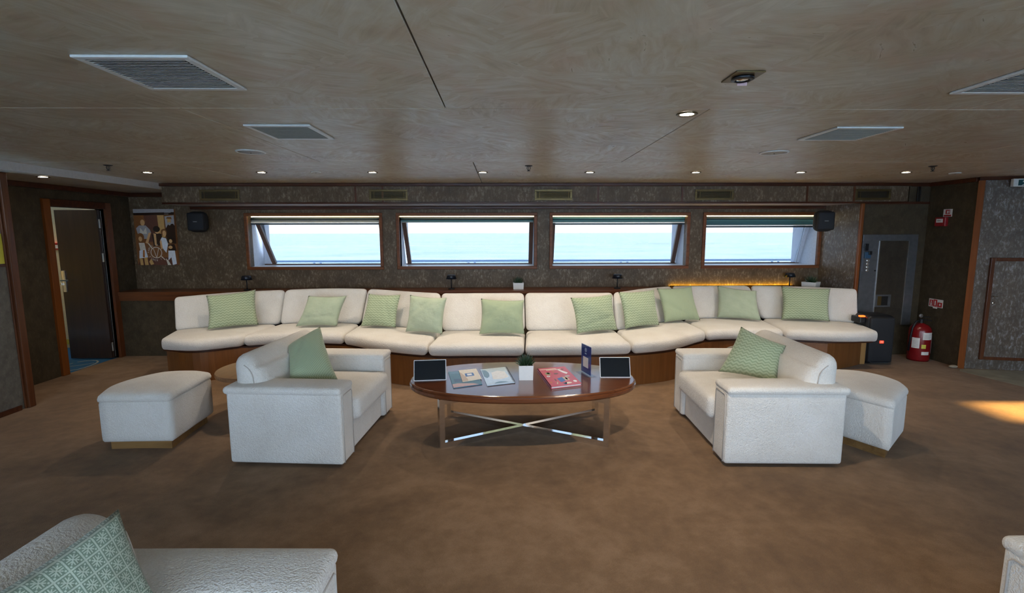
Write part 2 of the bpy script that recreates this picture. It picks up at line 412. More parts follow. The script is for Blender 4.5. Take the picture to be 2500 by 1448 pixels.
def copy_tree(src, loc, rz, **props):
    def cp(o, parent):
        c = o.copy(); COL.objects.link(c)
        if parent is not None: c.parent = parent; c.matrix_parent_inverse = Matrix.Identity(4)
        for ch in [k for k in o.children]: cp(ch, c)
        return c
    r = cp(src, None); r.location = loc; r.rotation_euler = (0, 0, rz); return mark(r, **props)

# ------------------------------------------------------------------ room shell
CZ = 2.21; CZL = 2.137; WY = 6.80; XL = -4.42; XD = -5.0; YB = -2.6; XR = 7.2
fl = bx(XL-.6, XR, YB-.1, 6.86, -.06, 0.0)
struct('floor', fl, M['carpet'])
struct('floor_pale_patch', prism(B(), [(5.27, 5.47), (5.395, 4.87), (XR, 4.2), (XR, 5.19), (5.36, 5.55)], 0, .004), plain('pale_floor_patch', (.26, .235, .17), .55, 0, .25, 6))  # thin paler polygon on the floor along the right front wall
# ceiling: backing slab with laid panels
cl = empty('ceiling', (0, 0, CZ), kind='structure')
obj('ceiling_slab', bx(-4.22, XR, YB-.1, 6.86, CZ+.02, CZ+.08), M['void'], cl)
def panel(x0, x1, y0, y1):
    g = .003
    obj('ceiling_panel', bx(x0+g, x1-g, y0+g, y1-g, CZ, CZ+.022, bev=.0025, seg=1), M['ceiling'], cl)
rows = [(YB, -1.20, -.283), (-1.20, .67, 1.037), (.67, 2.553, -.283), (2.553, 4.425, 1.037), (4.425, 6.30, -.26)]
for y0, y1, xj in rows:
    xs = [xj+2.62*k for k in range(-4, 5)]
    xs = [-4.22]+[x for x in xs if -4.0 < x < XR-.2]+[XR]
    for a, b in zip(xs, xs[1:]): panel(a, b, y0, y1)
# lowered strip of ceiling on the left with its step
struct('ceiling_strip', bx(-5.1, -4.22, YB-.1, 6.86, CZL, CZL+.05), M['ceiling'])
struct('ceiling_step', bx(-4.235, -4.20, YB-.1, 6.24, CZL, CZ-.001), plain('pale_step_paint', (.46, .45, .43), .4))
# window wall
WX = [(-3.485, -1.635), (-1.45, .463), (.632, 2.560), (2.737, 4.385)]
WZ0, WZ1 = 1.102, 1.869; T = .042
bm = B()
box(bm, XD, 4.46, WY, WY+.10, 0, WZ0+T-.001); box(bm, XD, 4.46, WY, WY+.10, WZ1-T+.001, CZ)
xs = [XD]+[c for a, b in WX for c in (a+T, b-T)]+[4.46]
for i in range(0, len(xs), 2): box(bm, xs[i], xs[i+1], WY, WY+.10, WZ0+T-.001, WZ1-T+.001)
struct('wall_back', bm, M['paper'])
# soffit box with its panels
sf = empty('soffit', (0, 6.27, 1.96), kind='structure')
obj('soffit_underside', bx(-4.17, 5.05, 6.262, WY, 1.955, 1.963), plain('pale_soffit_underside', (.42, .38, .36), .4), sf)
divs = [-4.185, -1.823, -1.49, 1.185, 2.239, 3.818, 4.417, 5.12]
for a, b in zip(divs, divs[1:]):
    obj('soffit_panel', bx(a+.012, b-.012, 6.255, 6.28, 1.975, 2.17), M['paper'], sf)
for d in divs[1:-1]: obj('divider_strip', bx(d-.012, d+.012, 6.25, 6.28, 1.975, 2.17), M['mahogany_v'], sf)
obj('end_panel', bx(-4.187, -4.172, 6.25, WY, 1.96, 2.2), M['paper'], sf)
obj('top_moulding', bx(-4.20, 5.14, 6.225, 6.28, 2.17, CZ-.001, bev=.006), M['mahogany'], sf)
obj('bottom_moulding', bx(-4.19, 5.12, 6.24, 6.275, 1.955, 1.977, bev=.004), M['mahogany'], sf)
struct('trim_1', bx(-4.17, 4.45, WY-.055, WY, 1.915, 1.952, bev=.006), M['mahogany'])
# dado and shelf behind the sofa
SH = [(-4.999, 6.41), (1.80, 6.41), (2.30, 6.675), (3.45, 6.70), (4.33, 6.60), (4.36, WY-.001), (-4.999, WY-.001)]
def off(p, d): return [(x, y+d if y < WY-.05 else y) for x, y in p]
for k, q in enumerate(([(-4.999, 6.44), (1.80, 6.44), (1.80, WY-.001), (-4.999, WY-.001)], [(1.80, 6.44), (2.30, 6.705), (2.30, WY-.001), (1.80, WY-.001)], [(2.30, 6.705), (4.30, 6.70), (4.33, WY-.001), (2.30, WY-.001)])):
    struct('wall_dado', prism(B(), q, 0, .735), M['paper_darkened'])
struct('trim_shelf', prism(prism(B(), SH, .805, .85), off(SH, .012), .735, .805), M['shelf'])
# left: door wall, picture side, near left wall
DY0, DY1, DZ = 5.60, 6.36, 1.90
bm = B(); box(bm, XD-.10, XD, 4.56, DY0, 0, CZL); box(bm, XD-.10, XD, DY1, 6.86, 0, CZL); box(bm, XD-.10, XD, DY0, DY1, DZ, CZL)
struct('wall_left', bm, M['paper_darkened'])
struct('trim_2', bx(XD, XD+.045, 4.56, WY, CZL-.055, CZL-.001, bev=.006), M['mahogany'])
struct('trim_3', bx(XD+.03, -4.17, WY-.045, WY, CZL-.055, CZL-.001, bev=.006), M['mahogany'])
# near-left wall (faces the room) with a niche over a rail
bm = B(); box(bm, XL-.10, XL, 4.49, 4.50, 0, CZL); box(bm, XL-.10, XL, YB, 4.50, 0, 1.31); box(bm, XL-.10, XL, YB, 3.2, 1.31, CZL); box(bm, XL-.6, XL, 4.50, 4.58, 0, CZL)
bm2 = bm
struct('wall_near_left', bm, make_wallpaper('grey_brown_wallpaper', (.125, .115, .098), (.24, .21, .18), .3, 9, .5))
struct('wall_niche', bx(XL-.42, XL-.36, 3.2, 4.50, 1.31, CZL), M['void'])
pn = empty('trim_post', (XL, 4.5, 0), kind='structure')
obj('corner_post', bx(XL-.004, XL+.035, 4.485, 4.55, 0, CZL-.002, bev=.008), M['mahogany_v'], pn)
obj('inner_bead', bx(XL-.01, XL+.012, 4.468, 4.486, 0, CZL-.002, bev=.004), M['mahogany_v'], pn)
obj('niche_rail', bx(XL-.10, XL+.008, 3.0, 4.467, 1.31, 1.335, bev=.004), M['mahogany'], pn)
struct('baseboard_left', bx(XL, XL+.015, YB, 4.43, 0, .045), M['mahogany'])
# right: angled end panel, recess wall, side wall, right wall
ep = empty('wall_end_panel', (4.42, 6.5, 0), kind='structure')
obj('panel_face', beam(B(), (4.40, WY, .977), (4.50, 6.225, .977), .035, 1.954), M['paper_shiny'], ep)
obj('edge_post', bx(4.485, 4.53, 6.195, 6.24, 0, 1.955, bev=.008), M['jamb'], ep)
struct('wall_recess', bx(4.53, 5.40, 6.262, 6.36, 0, 1.956), M['paper_darkened'])
struct('wall_recess_upper', bx(4.46, 5.45, 6.302, 6.36, 1.957, CZ), M['paper_darkened'])
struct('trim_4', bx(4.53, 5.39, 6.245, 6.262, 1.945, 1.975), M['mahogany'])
struct('wall_right', bx(5.39, 5.45, 5.60, 6.36, 0, CZ), M['paper_darkened'])
rwp = [(5.385, 5.585), (XR, 5.21), (XR, 5.40), (5.45, 5.70)]
struct('wall_right_front', prism(B(), rwp, 0, CZ), M['paper_shiny'])
struct('trim_5', prism(B(), [(5.365, 5.60), (5.40, 5.555), (5.425, 5.575), (5.39, 5.62)], 0, CZ-.04), M['jamb'])
struct('trim_6', prism(B(), [(5.355, 5.575), (XR, 5.18), (XR, 5.215), (5.38, 5.61)], CZ-.04, CZ-.001), M['mahogany'])
struct('trim_7', bx(5.355, 5.389, 5.62, 6.24, CZ-.05, CZ-.001, bev=.005), M['mahogany'])
struct('trim_8', bx(5.14, 5.389, 6.235, 6.262, CZ-.045, CZ-.001, bev=.005), M['mahogany'])
struct('wall_recess_top', bx(5.125, 5.389, 6.258, 6.30, 1.976, CZ-.046), M['paper_darkened'])
pq = empty('cable_duct', (5.26, 6.24, 1.98), 0, 'dark vertical duct pair under the ceiling beside the last brass vent', 'duct')
for dx in (0, .03): obj('pipe', tube(B(), [(5.22+dx, 6.245, 1.977), (5.22+dx, 6.245, 2.163)], .009, 8), M['void'], pq)

# side wall with the small window the sun comes through, and the glazed rear
bm = B(); SY0, SY1, SZ0, SZ1 = 3.93, 4.40, .95, 1.60
box(bm, XR, XR+.1, YB, SY0, 0, CZ+.08); box(bm, XR, XR+.1, SY1, 5.5, 0, CZ+.08); box(bm, XR, XR+.1, SY0, SY1, 0, SZ0); box(bm, XR, XR+.1, SY0, SY1, SZ1, CZ+.08)
struct('wall_side', bm, M['paper'])
bm = B(); box(bm, XL-.1, XR+.1, YB-.1, YB, 0, .12); box(bm, XL-.1, XR+.1, YB-.1, YB, 2.08, CZ+.08); box(bm, XL-.1, -3.3, YB-.1, YB, .12, 2.08); box(bm, 5.6, XR+.1, YB-.1, YB, .12, 2.08)
struct('wall_rear', bm, M['paper'])
rw = empty('window_5', (1.4, YB, .12), kind='structure')
for k in range(6):
    x0 = -3.3+k*8.9/6; x1 = x0+8.9/6
    obj('mullion', bx(x0-.03, x0+.03, YB-.08, YB-.02, .12, 2.08), M['sash_v'], rw)
    obj('pane', bx(x0+.03, x1-.03, YB-.055, YB-.045, .12, 2.08), M['glass_clear'], rw)
# hallway beyond the door
struct('floor_hall', bx(-7.4, XD-.0, 4.6, 7.2, -.06, -.002), M['blue_carpet'])
hw = empty('wall_hall', (-6.2, 6.95, 0), kind='structure')
obj('hall_wall_face', bx(-7.4, -5.1, 6.95, 7.05, 0, 2.3), M['hall_wall'], hw)
obj('skirting', bx(-7.4, -5.1, 6.935, 6.95, .05, .12), M['hall_yellow'], hw)
obj('side_face', bx(-7.5, -7.4, 4.5, 7.05, 0, 2.3), M['hall_wall'], hw)
obj('near_face', bx(-7.4, -5.1, 4.46, 4.56, 0, 2.3), M['hall_wall'], hw)
struct('ceiling_hall', bx(-7.5, -5.1, 4.46, 7.05, 2.3, 2.35), M['hall_wall'])
hl = bpy.data.lights.new('hall_fill_light', 'AREA'); hl.size = .5; hl.energy = 1.6; hl.color = (1, .97, .88)  # unseen area light added to brighten the hall
hlo = bpy.data.objects.new('hall_fill_light', hl); COL.objects.link(hlo); hlo.location = (-6.3, 5.6, 2.25)
# pale line drawing woven in the blue carpet
crl = empty('carpet_emblem', (-5.3, 5.9, 0), label='pale looping line motif woven into the blue hall carpet', cat='carpet motif')
def strip(pts, w_, z=.0005):
    bm = B(); L = []
    for i, p in enumerate(pts):
        a = Vector(pts[max(i-1, 0)]); b = Vector(pts[min(i+1, len(pts)-1)]); d = (b-a).normalized(); n = Vector((-d.y, d.x))*w_/2
        L.append((bm.verts.new((p[0]+n.x, p[1]+n.y, z)), bm.verts.new((p[0]-n.x, p[1]-n.y, z))))
    for a, b in zip(L, L[1:]): bm.faces.new((a[0], b[0], b[1], a[1]))
    bmesh.ops.recalc_face_normals(bm, faces=bm.faces); return bm
for pts, w_ in (([(-5.353, 6.144), (-5.30, 6.19), (-5.233, 6.222), (-5.17, 6.21), (-5.127, 6.178), (-5.09, 6.13), (-5.061, 6.05), (-5.048, 5.963), (-5.045, 5.88), (-5.062, 5.80), (-5.11, 5.75), (-5.167, 5.732)], .02),
                ([(-5.359, 6.086), (-5.387, 5.991), (-5.42, 5.88)], .012), ([(-5.108, 6.099), (-5.14, 6.05), (-5.181, 6.0), (-5.25, 5.95), (-5.326, 5.915)], .014)):
    obj('line', strip(pts, w_), M['carpet_line'], crl)

# ------------------------------------------------------------------ door in the left wall
dr = empty('door_1', (XD, 5.98, 0), kind='structure')
obj('left_jamb', bx(XD-.11, XD+.03, DY0-.085, DY0, 0, DZ+.08, bev=.004), M['jamb'], dr)
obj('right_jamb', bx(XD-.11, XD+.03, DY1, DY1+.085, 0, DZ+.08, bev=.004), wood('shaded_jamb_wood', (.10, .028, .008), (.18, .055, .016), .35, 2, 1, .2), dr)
obj('lintel', bx(XD-.11, XD+.03, DY0, DY1, DZ, DZ+.08, bev=.004), M['mahogany'], dr)
leaf = obj('door_leaf', bx(-5.55, -5.03, 6.285, 6.33, .012, 1.89, bev=.003), M['door'], dr)
bm = B(); box(bm, -5.530, -5.490, 6.27, 6.285, .87, 1.14, bev=.004)
obj('lock_plate', bm, M['steel_light'], leaf)
bm = B(); tube(bm, [(-5.51, 6.272, 1.02), (-5.51, 6.225, 1.02), (-5.42, 6.225, 1.02)], .009, 8); box(bm, -5.545, -5.53, 6.25, 6.29, .96, .985)
obj('lever_handle', bm, M['chrome'], leaf)
for z in (.16, 1.30, 1.72):
    obj('hinge', tube(B(), [(-5.018, 6.30, z-.055), (-5.018, 6.30, z+.055)], .011, 8), M['steel_light'], leaf)
obj('edge_seal', bx(-5.03, -5.02, 6.337, 6.343, .02, 1.88), M['steel_light'], leaf)

# ------------------------------------------------------------------ windows
DEEP = 7.40
def prism_y(P, y0, y1):
    bm = B(); a = [bm.verts.new((x, y0, z)) for x, z in P]; b = [bm.verts.new((x, y1, z)) for x, z in P]; n = len(P)
    bm.faces.new(a); bm.faces.new(b[::-1])
    for i in range(n): bm.faces.new((a[i], a[(i+1) % n], b[(i+1) % n], b[i]))
    bmesh.ops.recalc_face_normals(bm, faces=bm.faces); return bm
SKEW = {1: (.11, 0), 2: (.02, 0), 3: (0, .01), 4: (0, 0)}
def window(i, xa, xb):
    wd = empty('window_%d' % i, ((xa+xb)/2, WY, WZ0), kind='structure')
    f = WY-.022
    bm = B(); box(bm, xa, xb, f, WY+.02, WZ0, WZ0+T, bev=.005); box(bm, xa, xb, f, WY+.02, WZ1-T, WZ1, bev=.005)
    obj('frame_rail', bm, M['frame'], wd)
    bm = B(); box(bm, xa, xa+T, f, WY+.02, WZ0+T, WZ1-T, bev=.005); box(bm, xb-T, xb, f, WY+.02, WZ0+T, WZ1-T, bev=.005)
    obj('frame_stile', bm, M['frame'], wd)
    a, b, z0, z1 = xa+T, xb-T, WZ0+T, WZ1-T
    bm = B()
    box(bm, a-.02, a, WY+.02, DEEP, z0, z1); box(bm, b, b+.02, WY+.02, DEEP, z0, z1)
    obj('side_lining', bm, M['reveal'], wd)
    obj('sill', bx(a-.02, b+.02, WY+.02, DEEP, z0-.02, z0), M['reveal_white'], wd)
    obj('head_lining', bx(a-.02, b+.02, WY+.02, DEEP, z1, z1+.02), M['reveal'], wd)
    # raked sash: top close to the wall, foot further out
    yt, yb = WY+.16, WY+.42; sw = .055
    def P(x, t): return (x, yb+(yt-yb)*t, z0+.004+(z1-.008-z0)*t)
    upv = (0, -(z1-z0), (yt-yb))
    sash = obj('sash', beam(beam(B(), (a, yb, z0+.008), (b, yb, z0+.008), .045, .016, upv=(0, 0, 1)), (a, yt, z1-.022), (b, yt, z1-.022), .045, .04), M['sash'], wd)
    for x, k_ in ((a+sw/2, SKEW[i][0]), (b-sw/2, -SKEW[i][1])):
        obj('sash_stile', beam(B(), P(x+k_, .02), P(x, .98), .04, sw, upv=(1, 0, 0)), M['reveal'] if i == 4 and x > 4 else M['sash_v'], sash)
    if i == 1: obj('sash_lining', prism_y([(a, z0), (a+.10, z0), (a+.01, z1), (a, z1)], yb-.02, yb), M['reveal'], sash)
    bm = B(); cs_ = [P(a+SKEW[i][0]+.01, .01), P(b-SKEW[i][1]-.01, .01), P(b-.01, .99), P(a+.01, .99)]
    f0 = [bm.verts.new(c) for c in cs_]; f1 = [bm.verts.new((c[0], c[1]+.006, c[2])) for c in cs_]
    bm.faces.new(f0); bm.faces.new(f1[::-1])
    for k_ in range(4): bm.faces.new((f0[k_], f0[(k_+1) % 4], f1[(k_+1) % 4], f1[k_]))
    bmesh.ops.recalc_face_normals(bm, faces=bm.faces); obj('pane', bm, M['glass_tint'], sash)
    # led strip along the head
    obj('led_strip', bx(a+.03 if i == 1 else a, b, WY+.035, WY+.045, z1-.012, z1-.004), M['led'], wd)
    return a, b, z0, z1
blinds = [(.028, 'dark', .030, 'roller blind, dark with grey box, in the window beside the family poster'),
          (.026, 'teal', .0, 'thin teal roller blind rolled up in the second window from the poster'),
          (.036, 'teal', .050, 'striped grey and teal roller blind in the third window from the poster'),
          (.078, 'teal', .0, 'wide teal roller blind in the window beside the angled metallic panel')]
for i, (xa, xb) in enumerate(WX):
    a, b, z0, z1 = window(i+1, xa, xb)
    h, c, gap, lab = blinds[i]
    t = empty('roller_blind', ((a+b)/2, WY+.09, z1-.2), label=lab, cat='blind', group='roller blinds in the sea windows')
    y = WY+.075
    obj('cassette', tube(B(), [(a+.004, y+.01, z1-.038), (b-.004, y+.01, z1-.038)], .019, 12), M['blind_dark'] if i != 2 else M['blind_teal'], t, smooth=True)
    zt = z1-.05; zb = zt-h
    obj('cloth', bx(a+.01, b-.01, y, y+.003, zb, zt), M['blind_grey'] if i == 0 else M['blind_teal'], t)
    obj('bottom_bar', bx(a+.006, b-.006, y-.008, y+.008, zb-.012, zb), M['white_plastic'] if i in (0, 2, 3) else M['blind_grey'], t)
    if i in (0, 2, 3):
        obj('lower_bar', bx(a+.006, b-.006, y-.006, y+.008, zb-.036, zb-.016), M['blind_dark'], t)
    obj('pull_cord', tube(B(), [(b-.14 if i == 3 else a+.03, y+.02, zb-.01), (b-.20 if i == 3 else a+.035, y+.05, z0+.02 if i in (1, 3) else zb-.06)], .0018, 5), M['black'], t)
# sea, deck and railing
bm = B(); bmesh.ops.create_circle(bm, cap_ends=True, radius=7000, segments=96); bmesh.ops.translate(bm, vec=(0, 0, -6), verts=bm.verts)
sea = obj('sea', bm, M['sea'], None); mark(sea, 'calm pale blue sea reaching the horizon outside', 'sea', kind='stuff')
struct('deck', bx(-7, 9, 7.42, 9.0, -.15, -.05), M['deck'])
struct('wall_hull', bx(-5, 4.5, 7.40, 7.42, -.15, 1.10), M['deck'])
rl = empty('deck_railing', (.5, 8.6, -.05), label='blue-grey painted deck railing outside the windows', cat='railing')
obj('top_rail', bx(-7, 9, 8.575, 8.625, 1.098, 1.134, bev=.010), M['rail_blue'], rl)
for k in range(-2, 3):
    for d in (-.055, .055):
        obj('post', tube(B(), [(-.55+2.66*k+d, 8.6, -.05), (-.55+2.66*k+d, 8.6, 1.09)], .018, 8), M['rail_blue'], rl)
obj('lower_rail', bx(-7, 9, 8.59, 8.61, .50, .53), M['rail_blue'], rl)

# ------------------------------------------------------------------ sofa
F_ = [(-3.74, 5.34), (-3.32, 5.24), (-2.93, 5.46), (-2.40, 5.60), (-1.82, 5.52), (-1.38, 5.22), (-.79, 4.97), (-.28, 4.945), (.215, 4.94), (.75, 4.95), (1.34, 5.0), (1.84, 5.18), (2.365, 5.60), (2.85, 5.68), (3.3, 5.63), (3.85, 5.49), (4.33, 5.52)]
B_ = [(-3.88, 5.79), (-3.40, 6.08), (-2.84, 6.17), (-2.33, 6.24), (-1.81, 6.15), (-1.27, 5.93), (-.73, 5.70), (-.25, 5.67), (.255, 5.67), (.80, 5.66), (1.32, 5.68), (1.83, 6.02), (2.35, 6.35), (2.90, 6.42), (3.42, 6.40), (4.0, 6.27), (4.44, 6.0)]
T_ = [(-3.915, 5.88, .843), (-3.38, 6.17, .865), (-2.783, 6.26, .883), (-2.25, 6.30, .894), (-1.725, 6.24, .892), (-1.25, 6.08, .880), (-.757, 5.88, .877), (-.25, 5.86, .878), (.252, 5.86, .878), (.79, 5.85, .878), (1.327, 5.87, .877), (1.78, 6.19, .885), (2.24, 6.47, .884), (2.75, 6.54, .882), (3.31, 6.52, .882), (3.92, 6.37, .884), (4.44, 6.07, .885)]
def spl(P, u):
    t = max(0, min(len(P)-1.0001, u*2)); i = int(t); f = t-i
    g = lambda k: Vector([*P[max(0, min(len(P)-1, k))]]+([0] if len(P[0]) == 2 else []))
    a, b, c, d = g(i-1), g(i), g(i+1), g(i+2)
    return .5*((2*b)+(c-a)*f+(2*a-5*b+4*c-d)*f*f+(3*b-a-3*c+d)*f**3)
sofa = empty('curved_sofa', (.3, 5.6, 0), label='long curved white sofa on a wooden plinth along the window wall', cat='sofa')
# plinth
def pl_front(u):
    f, b = spl(F_, u), spl(B_, u); d = (b-f).normalized(); ins = .03
    if u > 7.4: ins += (u-7.4)/.6*.30
    if u < .3: ins += (.3-u)/.3*.12
    return f+d*ins
N = 90; us = [.02+(7.93-.02)*k/N for k in range(N+1)]
fr = [pl_front(u) for u in us]; bk = [spl(B_, u)+(spl(B_, u)-spl(F_, u)).normalized()*.12 for u in us]
obj('plinth', prism(B(), [(p.x, p.y) for p in fr]+[(p.x, p.y) for p in bk[::-1]], 0, .318), M['plinth'], sofa)
pc = pl_front(7.93)
obj('plinth_corner', bx(pc.x-.03, pc.x+.045, pc.y-.01, pc.y+.40, 0, .319, bev=.003), M['plinth_end'], sofa)
fr2 = [spl(F_, u)+(spl(B_, u)-spl(F_, u)).normalized()*.05 for u in us]
obj('shadow_gap_strip', prism(B(), [(p.x, p.y) for p in fr2]+[(p.x, p.y) for p in bk[::-1]], .319, .333), M['mahogany'], sofa)  # dark board standing in for the shadow gap under the cushions
for i in range(8):
    wd = (spl(B_, i+1)-spl(B_, i)).length; wd = (wd+(spl(F_, i+1)-spl(F_, i)).length)/2
    L, D, H = wd, .70, .125
    def fs(p, i=i, L=L, D=D, H=H):
        g = .006/L; s = (p.x/L+.5); u = i+g+(1-2*g)*s; t = p.y/D+.5     # t: 0 front, 1 back
        f, b = spl(F_, u), spl(B_, u); b = b+(b-f).normalized()*.03
        q = f+(b-f)*t
        crown = .012*(1-(2*s-1)**4)*(1-(2*t-1)**4)*(1 if p.z > 0 else 0)
        return Vector((q.x, q.y, .397+p.z+.006*t+crown))
    obj('seat_cushion', rbox(L, D, H, .055, (14, 8, 2), fs), M['boucle'], sofa, smooth=True)
    lt = (spl(T_, i+1)-spl(T_, i)); lt.z = 0; Lb = lt.length; Hb = .43
    def fb(p, i=i, L=Lb, H=Hb):
        g = .005/L; s = p.x/L+.5; u = i+g+(1-2*g)*s; h = p.z/H+.5
        b, t, f = spl(B_, u), spl(T_, u), spl(F_, u)
        n = (b-f); n.z = 0; n.normalize()
        b3 = Vector((b.x, b.y, .448)); t3 = Vector((t.x, t.y, t.z))
        # gentle belly toward the sitter
        dep = (p.y+.07)/.14; th = .165-.08*h
        q = b3+(t3-b3)*h - n*.018*math.sin(math.pi*min(1, max(0, h)))*(1-(2*s-1)**6)
        q = q+n*(dep*th)
        q.z = b3.z+(t3.z-b3.z)*h
        return q
    obj('back_cushion', rbox(Lb, .14, Hb, .055, (14, 3, 8), fb), M['boucle'], sofa, smooth=True)

# ------------------------------------------------------------------ armchairs (local frame: faces +x)
AL, AW = .80, 1.14
ac = empty('armchair', (-1.455, 3.82, 0), R(-4.2), 'white boucle armchair holding a fine-weave green cushion, beside the dark oval side table', 'armchair')
def A(name, bm, mat, parent, smooth=True): return obj(name, bm, mat, parent, smooth, world=False)
hx, hy = AL/2, AW/2
A('base', rbox_at(-hx+.02, hx-.03, -hy+.2, hy-.2, .022, .26, .02), M['boucle'], ac)
A('seat_cushion', rbox_at(-hx+.14, hx+.045, -hy+.215, hy-.215, .255, .43, .05, (8, 10, 2), .018), M['boucle'], ac)
for s in (-1, 1):
    y0, y1 = (hy-.225, hy) if s > 0 else (-hy, -hy+.225)
    arm = A('arm', rbox_at(-hx, hx, y0, y1, .022, .535, .022, (8, 3, 6)), M['boucle'], ac)
    A('arm_cap', rbox_at(-hx-.018, hx+.004, y0-(.013 if s < 0 else .003), y1+(.013 if s > 0 else .003), .512, .566, .026, (8, 4, 2), .010), M['boucle'], arm)
    xf = hx+.001; pts = [(xf, y0+.03, .03), (xf, y0+.03, .49), (xf, y0+.045, .505), (xf, y1-.045, .505), (xf, y1-.03, .49), (xf, y1-.03, .03)]
    A('seam_piping', tube(B(), pts, .0035, 6), M['piping'], arm)
def back_fn(p):
    # p.x: -.09..+.09 thickness, p.z: -.18..+.18 height above the seat deck
    h = (p.z+.18)/.36; t = (p.x+.10)/.20
    x = -hx+.012+t*(.245-.075*h*h)-.004*h
    z = .40+h*.365
    if h > .8: z -= (max(0, t-.35))**2*.10
    return Vector((x, p.y, z))
back = A('backrest', rbox(.20, AW-.13, .36, .085, (3, 12, 6), back_fn), M['boucle'], ac)
A('back_panel', rbox_at(-hx-.004, -hx+.15, -hy+.2, hy-.2, .03, .50, .02), M['boucle'], ac)
for s in (-1, 1):
    pts = []
    for k in range(4, 13):
        a = R(90*k/12); pts.append((-hx+.045+.120*math.sin(a), s*(hy-.066), .60+.115*math.cos(a)))
    pts.append((-hx+.168, s*(hy-.066), .565))
    A('seam_piping', tube(B(), pts, .003, 6), M['piping'], back)
copy_tree(ac, (1.925, 3.74, 0), R(178), label='white boucle armchair holding a large-zigzag green cushion, on the fire extinguisher side', cat='armchair', group='white armchairs')
ac['group'] = 'white armchairs'
copy_tree(ac, (-.965, .965, 0), R(-1), label='nearest white armchair, with a green cushion of square motifs, cut by the picture edge', cat='armchair', group='white armchairs')
copy_tree(ac, (2.115, .98, 0), R(180), label='white armchair of which only one arm end shows at the picture edge, bottom right', cat='armchair', group='white armchairs')

# ------------------------------------------------------------------ ottomans
def arc_pts(pts, n=6):
    P = [Vector((*p, 0)) for p in pts]; o = []
    for i in range(len(P)-1):
        a, b, c, d = P[max(0, i-1)], P[i], P[i+1], P[min(len(P)-1, i+2)]
        for k in range(n):
            f = k/n; o.append(.5*((2*b)+(c-a)*f+(2*a-5*b+4*c-d)*f*f+(3*b-a-3*c+d)*f**3))
    o.append(P[-1]); return [(v.x, v.y) for v in o]
def inset(poly, d):
    c = Vector((sum(p[0] for p in poly)/len(poly), sum(p[1] for p in poly)/len(poly)))
    return [tuple(c+(Vector(p)-c)*(1-d/(Vector(p)-c).length)) for p in poly]
def ottoman(corner, ra, rb, arc, label):
    """corner: sharp corner; ra, rb: ends of the two straight sides; arc: curved side from rb round to ra"""
    poly = [corner, rb]+arc_pts([rb]+arc+[ra])[1:]
    # resample straight sides
    full = []
    for i in range(len(poly)):
        a, b = Vector(poly[i]), Vector(poly[(i+1) % len(poly)]); n = max(1, int((b-a).length/.06))
        full += [tuple(a+(b-a)*k/n) for k in range(n)]
    c = (sum(p[0] for p in full)/len(full), sum(p[1] for p in full)/len(full))
    t = empty('ottoman', (c[0], c[1], 0), 0, label, 'footstool', 'white ottomans')
    def stack(levels, close_top=True):
        bm = B(); rings = []
        for ins, z in levels: rings.append([bm.verts.new((*p, z)) for p in inset(full, ins)])
        n = len(full)
        for a, b in zip(rings, rings[1:]):
            for k in range(n): bm.faces.new((a[k], a[(k+1) % n], b[(k+1) % n], b[k]))
        bm.faces.new(rings[0][::-1])
        v = bm.verts.new((c[0], c[1], levels[-1][1]+.002))
        for k in range(n): bm.faces.new((rings[-1][k], rings[-1][(k+1) % n], v))
        bmesh.ops.recalc_face_normals(bm, faces=bm.faces); return bm
    obj('base', stack([(.05, 0), (.05, .066)]), M['ply'], t)
    obj('body', stack([(.03, .065), (.012, .07), (.002, .085), (0, .12), (0, .36), (.006, .378)]), M['boucle'], t, smooth=True)
    obj('top_pad', stack([(.006, .376), (-.004, .382), (-.006, .40), (.002, .422), (.018, .434), (.05, .442), (.12, .448), (.2, .450)]), M['boucle'], t, smooth=True)
    return t
ottoman((-2.455, 3.54), (-2.96, 3.53), (-2.49, 4.12), [(-2.66, 4.18), (-2.88, 4.15), (-3.01, 3.97), (-3.04, 3.75)], 'white wedge ottoman with a curved back, standing alone between the door and an armchair')
ottoman((2.70, 3.25), (2.40, 3.76), (3.06, 3.57), [(3.12, 3.72), (3.10, 3.90), (3.0, 4.03), (2.80, 4.08), (2.58, 3.98)], 'white wedge ottoman tucked behind the armchair on the extinguisher side')

# ------------------------------------------------------------------ tables
def oval(cx, cy, a, b, n=64, e=2.25, s=1.0):
    o = []
    for k in range(n):
        th = 2*math.pi*k/n; c, d = math.cos(th), math.sin(th)
        o.append((cx+s*a*math.copysign(abs(c)**(2/e), c), cy+s*b*math.copysign(abs(d)**(2/e), d)))
    return o
def oval_top(cx, cy, a, b, levels, e=2.25):
    bm = B(); rings = []
    for ins, z in levels: rings.append([bm.verts.new((*p, z)) for p in oval(cx, cy, a-ins, b-ins, e=e)])
    for r1, r2 in zip(rings, rings[1:]):
        for k in range(64): bm.faces.new((r1[k], r1[(k+1) % 64], r2[(k+1) % 64], r2[k]))
    bm.faces.new(rings[0][::-1]); bm.faces.new(rings[-1])
    bmesh.ops.recalc_face_normals(bm, faces=bm.faces); return bm
ct = empty('coffee_table', (.155, 3.87, 0), 0, 'oval polished dark wood coffee table on crossed chrome frames', 'table')
TZ = .44
obj('tabletop', oval_top(.153, 3.88, .905, .49, [(.05, .380), (.012, .384), (.0, .398), (.0, .418), (.008, .422), (.004, .432), (.010, .438), (.018, TZ)]), M['table'], ct)
